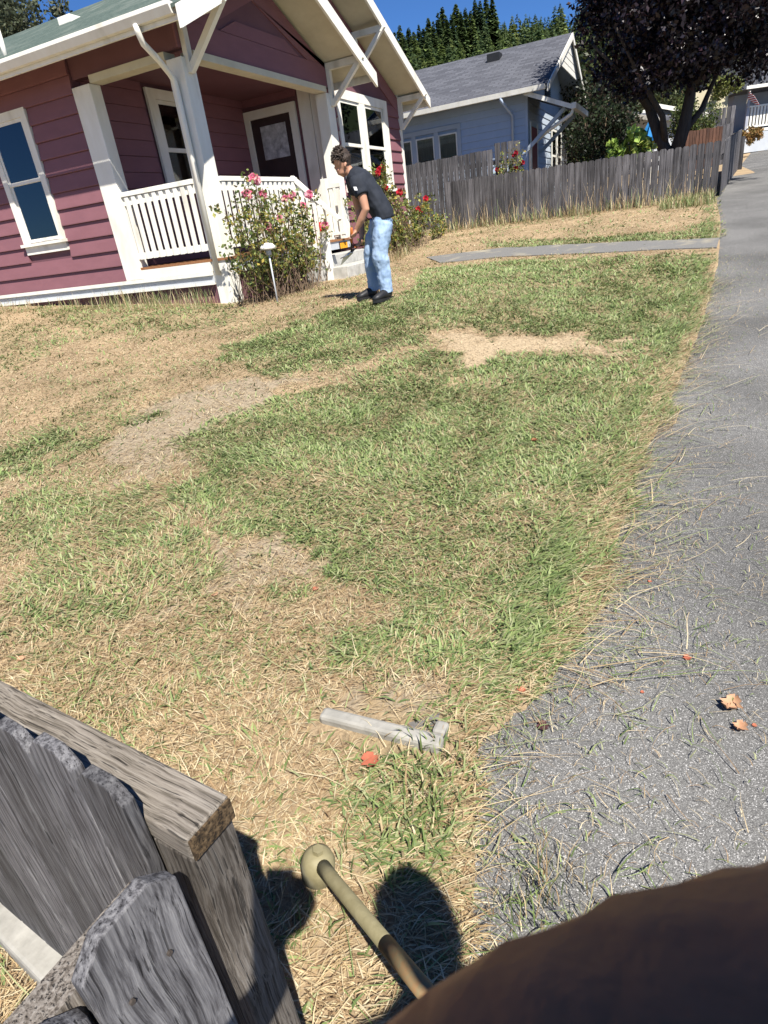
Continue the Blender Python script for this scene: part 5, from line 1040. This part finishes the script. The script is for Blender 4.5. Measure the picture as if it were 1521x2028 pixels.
# ------------------------------------------------------------------ grass
def blades(P, L, wd, az, t1, t2, col):
    n = len(P); dh = np.stack([np.cos(az), np.sin(az), 0 * az], 1); sd_ = np.stack([-np.sin(az), np.cos(az), 0 * az], 1) * (wd / 2)[:, None]; zz = np.array([0, 0, 1.0])
    # roll so that flat-lying blades show their width upwards
    mid = P + (L * .5)[:, None] * (np.sin(t1)[:, None] * dh + np.cos(t1)[:, None] * zz); tip = mid + (L * .5)[:, None] * (np.sin(t2)[:, None] * dh + np.cos(t2)[:, None] * zz)
    V = np.stack([P - sd_, P + sd_, mid + sd_ * .9, mid - sd_ * .9, tip], 1).reshape(-1, 3); i = np.arange(n)[:, None] * 5
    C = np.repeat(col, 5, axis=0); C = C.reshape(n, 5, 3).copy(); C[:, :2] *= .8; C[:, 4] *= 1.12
    return V, i + np.array([[0, 1, 2, 3]]), i + np.array([[3, 2, 4]]), C.reshape(-1, 3)
def in_view(a, b, z, m=90):
    v = (np.stack([a, b, z], 1) - CAM) @ RC; ok = v[:, 2] > .25; px = CX + FPX * v[:, 0] / np.maximum(v[:, 2], .01); py = CY + FPX * v[:, 1] / np.maximum(v[:, 2], .01); return ok & (px > -m * 2) & (px < PW + m) & (py > -m) & (py < PH + m)
def scatter(n, a0, a1, b0, b1): return rng.uniform(a0, a1, n), rng.uniform(b0, b1, n)
GRN = np.array([(.205, .265, .090), (.245, .305, .115), (.150, .205, .068), (.300, .340, .155), (.30, .315, .165), (.125, .180, .065)]); STR = np.array([(.54, .42, .25), (.58, .465, .285), (.42, .315, .17), (.36, .25, .135), (.62, .53, .35), (.30, .20, .11)])
Vv, Fq, Ft, Cc_ = [], [], [], []; offv = 0
def push(V, q, t, C):
    global offv
    Vv.append(V); Fq.append(q + offv); Ft.append(t + offv); Cc_.append(C); offv += len(V)
for (r0, r1, dens, lsc, wsc) in [(0, 2.6, 17500, 1.0, 1.0), (2.6, 4.5, 10000, 1.0, 1.15), (4.5, 7.5, 4600, 1.05, 1.5), (7.5, 12, 2300, 1.1, 2.1), (12, 24, 700, 1.3, 3.2)]:
    a0, a1, b0, b1 = CAM[0] - 1.0, min(CAM[0] + r1, 20), CAM[1] - 1.2, CAM[1] + r1; b1 = min(b1, 6); n = int((a1 - a0) * (b1 - b0) * dens)
    a, b = scatter(n, a0, a1, b0, b1); d = np.hypot(a - CAM[0], b - CAM[1]); k = (d >= r0) & (d < r1) & (b > edge(a) - .14 * vnoise(a + 5, b + 5, .25, 17) + .03); a, b = a[k], b[k]
    _rx = (a - m0.x) * dx.x + (b - m0.y) * dx.y; _ry = (a - m0.x) * dn.x + (b - m0.y) * dn.y; ubm = (_rx > -.02) & (_rx < Lb + .03) & (_ry > -.06) & (_ry < .15) & (rng.random(len(a)) < np.where(_ry < .05, .96, .72))
    k = ~ubm & in_view(a, b, gz(a, b)) & ~((a > -.05) & (b > -.02) & (a < 8.0)) & ~((a > 2.0) & (a < 4) & (b > -.74)) & ~(inpoly(a + (vnoise(a + 8, b + 8, .12, 81) - .5) * .22, b + (vnoise(a + 8, b + 8, .12, 82) - .5) * .22, WALK) & (rng.random(len(a)) < .985)) & (a < 20) & ~((a > 8.58) & (b > edge(a) + .0))
    a, b = a[k], b[k]; g, st, ba = lawn_masks(a, b); n = len(a); u = rng.random(n)
    k = (u < .62 + .38 * g) & ~(ba & (rng.random(n) < .45)); a, b, g, st, ba = a[k], b[k], g[k], st[k], ba[k]; n = len(a)
    isg = rng.random(n) < g * .95; fence_near = (a > 8.0) & (b < 0)
    L = np.where(isg, rng.uniform(.025, .075, n), rng.uniform(.015, .075, n)) * lsc * np.where(st, .45, 1) ; L = L * (1 + .5 * (vnoise(a + 60, b + 60, .3, 31) - .4)); wd = np.where(isg, rng.uniform(.004, .009, n), rng.uniform(.0014, .0036, n)) * wsc
    L = np.where(fence_near, L * 1.7, L); az_ = rng.uniform(0, 2 * np.pi, n)
    az_ = np.where(rng.random(n) < .45, (vnoise(a + 12, b + 12, .7, 33) * 9 + rng.normal(0, .6, n)), az_)
    nearedge = (b - edge(a)) < .3; az_ = np.where(nearedge & (rng.random(n) < .7), -math.pi / 2 + .4 + rng.normal(0, .5, n), az_)
    t1 = np.where(isg, rng.uniform(.7, 1.5, n), rng.uniform(1.0, 1.52, n)); t2 = np.clip(t1 + rng.uniform(.1, .8, n), 0, 1.75)
    L = np.where(nearedge & isg & (a > -5.7), L * 1.35, L)
    col = np.where(isg[:, None], GRN[rng.integers(0, 6, n)], STR[rng.integers(0, 6, n)]) * rng.uniform(.75, 1.2, n)[:, None]; col = np.where(st[:, None], np.array([.56, .45, .29]) * rng.uniform(.7, 1.1, n)[:, None], col)
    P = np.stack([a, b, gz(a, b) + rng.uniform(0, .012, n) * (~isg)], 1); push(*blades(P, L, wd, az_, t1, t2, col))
stuff(npmesh('lawn_grass', np.concatenate(Vv), [np.concatenate(Fq), np.concatenate(Ft)], np.concatenate(Cc_), 'grass_blades'), 'patchy mown lawn of green and straw dry grass in front of the pink house', 'grass')

# clippings blown onto the paving and lying over the lawn
Vv, Fq, Ft, Cc_ = [], [], [], []; offv = 0
def ribbon(P0, az, L, wd, col, curve, lift):
    # long flat stems of four segments
    n = len(P0); S = 4; pts = [P0]; a = az.copy()
    for s in range(S):
        a = a + curve; p = pts[-1] + np.stack([np.cos(a), np.sin(a), 0 * a], 1) * (L / S)[:, None]; p[:, 2] = gz(p[:, 0], p[:, 1]) + .004 + lift * math.sin(math.pi * (s + 1) / S) ; pts.append(p)
    sd_ = np.stack([-np.sin(az), np.cos(az), 0 * az], 1) * (wd / 2)[:, None]; V = []
    for s, p in enumerate(pts): V += [p - sd_ * (1 - .2 * s), p + sd_ * (1 - .2 * s)]
    V = np.stack(V, 1).reshape(-1, 3); i = np.arange(n)[:, None] * 10; F = np.concatenate([i + np.array([[2 * s, 2 * s + 1, 2 * s + 3, 2 * s + 2]]) for s in range(S)])
    return V, F, np.repeat(col, 10, axis=0)
RV, RF, RC_, ro = [], [], [], 0
n = 17000; a = CAM[0] - .5 + 9.5 * rng.random(n) ** 1.7; b = edge(a) + .1 - np.abs(rng.exponential(.38, n)); k = rng.random(n) < np.where(a < -4.2, .85, .38); a, b = a[k], b[k]; n = len(a); g_ = rng.random(n) < .38
P = np.stack([a, b, gz(a, b) - .004], 1); V, F, C = ribbon(P, rng.uniform(0, 6.28, n), np.where(rng.random(n) < .85, rng.uniform(.008, .05, n), rng.uniform(.05, .16, n)), np.where(g_, rng.uniform(.0018, .005, n), rng.uniform(.001, .003, n)), np.where(g_[:, None], GRN[rng.integers(0, 6, n)], STR[rng.integers(0, 6, n)]) * rng.uniform(.7, 1.15, n)[:, None], rng.normal(0, .18, n), .004); RV.append(V); RF.append(F + ro); RC_.append(C); ro += len(V)
n = 1500; a = CAM[0] + .2 + 7.5 * rng.random(n) ** 1.5; a = a[(a > -5.75) | (rng.random(n) < .10)]; n = len(a); b = edge(a) + .12 - np.abs(rng.exponential(.12, n)); az_ = -math.pi / 2 + .55 + rng.normal(0, .55, n); P = np.stack([a, b, gz(a, b) + .01], 1); g_ = rng.random(n) < .4
V, F, C = ribbon(P, az_, rng.uniform(.10, .42, n), rng.uniform(.002, .0052, n), np.where(g_[:, None], GRN[rng.integers(0, 6, n)], STR[rng.integers(0, 6, n)]), rng.normal(0, .14, n), .025); RV.append(V); RF.append(F + ro); RC_.append(C); ro += len(V)
n = 2400; a = CAM[0] + 4.6 * rng.random(n) ** 1.3; b = edge(a) + 4.5 * rng.random(n); P = np.stack([a, b, gz(a, b) + .02], 1); g_ = rng.random(n) < .3
V, F, C = ribbon(P, rng.uniform(0, 6.28, n), rng.uniform(.05, .24, n), rng.uniform(.0014, .0034, n), np.where(g_[:, None], GRN[rng.integers(0, 6, n)] * 1.2, STR[rng.integers(0, 6, n)] * 1.1), rng.normal(0, .14, n), .03); RV.append(V); RF.append(F + ro); RC_.append(C); ro += len(V)
stuff(npmesh('grass_clippings', np.concatenate(RV), [np.concatenate(RF)], np.concatenate(RC_), 'grass_blades'), 'loose cut grass stems and clippings strewn over the lawn edge and asphalt', 'clippings')

# tall weeds along the house base and the far fence
Vv, Fq, Ft, Cc_ = [], [], [], []; offv = 0
def weeds(n, a, b, l0, l1, wd, gfrac):
    g_ = rng.random(n) < gfrac; P = np.stack([a, b, gz(a, b)], 1); t1 = rng.uniform(.02, .35, n); push(*blades(P, rng.uniform(l0, l1, n), np.full(n, wd), rng.uniform(0, 6.28, n), t1, t1 + rng.uniform(.1, .7, n), np.where(g_[:, None], GRN[rng.integers(0, 6, n)], STR[rng.integers(0, 6, n)])))
n = 520; weeds(n, -.05 - .5 * rng.random(n) ** 2, rng.uniform(.2, 2.4, n), .06, .36, .005, .4); n = 260; weeds(n, rng.uniform(-.45, -.05, n), rng.uniform(2.4, 6, n), .06, .25, .006, .3)
n = 1000; weeds(n, rng.uniform(8.25, 8.6, n), rng.uniform(-6.3, -.4, n), .08, .34, .010, .4); n = 260; weeds(n, rng.uniform(8.2, 8.6, n), rng.uniform(-6.3, -.4, n), .3, .75, .008, .1); n = 900; weeds(n, rng.uniform(7.2, 8.55, n), rng.uniform(-6.3, -5.3, n), .08, .26, .010, .7)
n = 500; weeds(n, rng.uniform(3.9, 5.2, n), rng.uniform(-.8, -.1, n), .08, .3, .007, .2)
nt_ = 260; t_ = atg(830, 1600); a = t_.x + rng.normal(0, .13, nt_); b = t_.y + rng.normal(0, .08, nt_); k = b > edge(a) - .05; weeds(int(k.sum()), a[k], b[k], .04, .09, .006, .85)
nt_ = 90; t_ = atg(1085, 1795); a = t_.x + rng.normal(0, .06, nt_); b = t_.y + rng.normal(0, .06, nt_); weeds(nt_, a, b, .05, .15, .003, .5)
stuff(npmesh('tall_weeds', np.concatenate(Vv), [np.concatenate(Fq), np.concatenate(Ft)], np.concatenate(Cc_), 'grass_blades'), 'uncut dry weeds and grass tufts along house walls and fence feet', 'weeds')
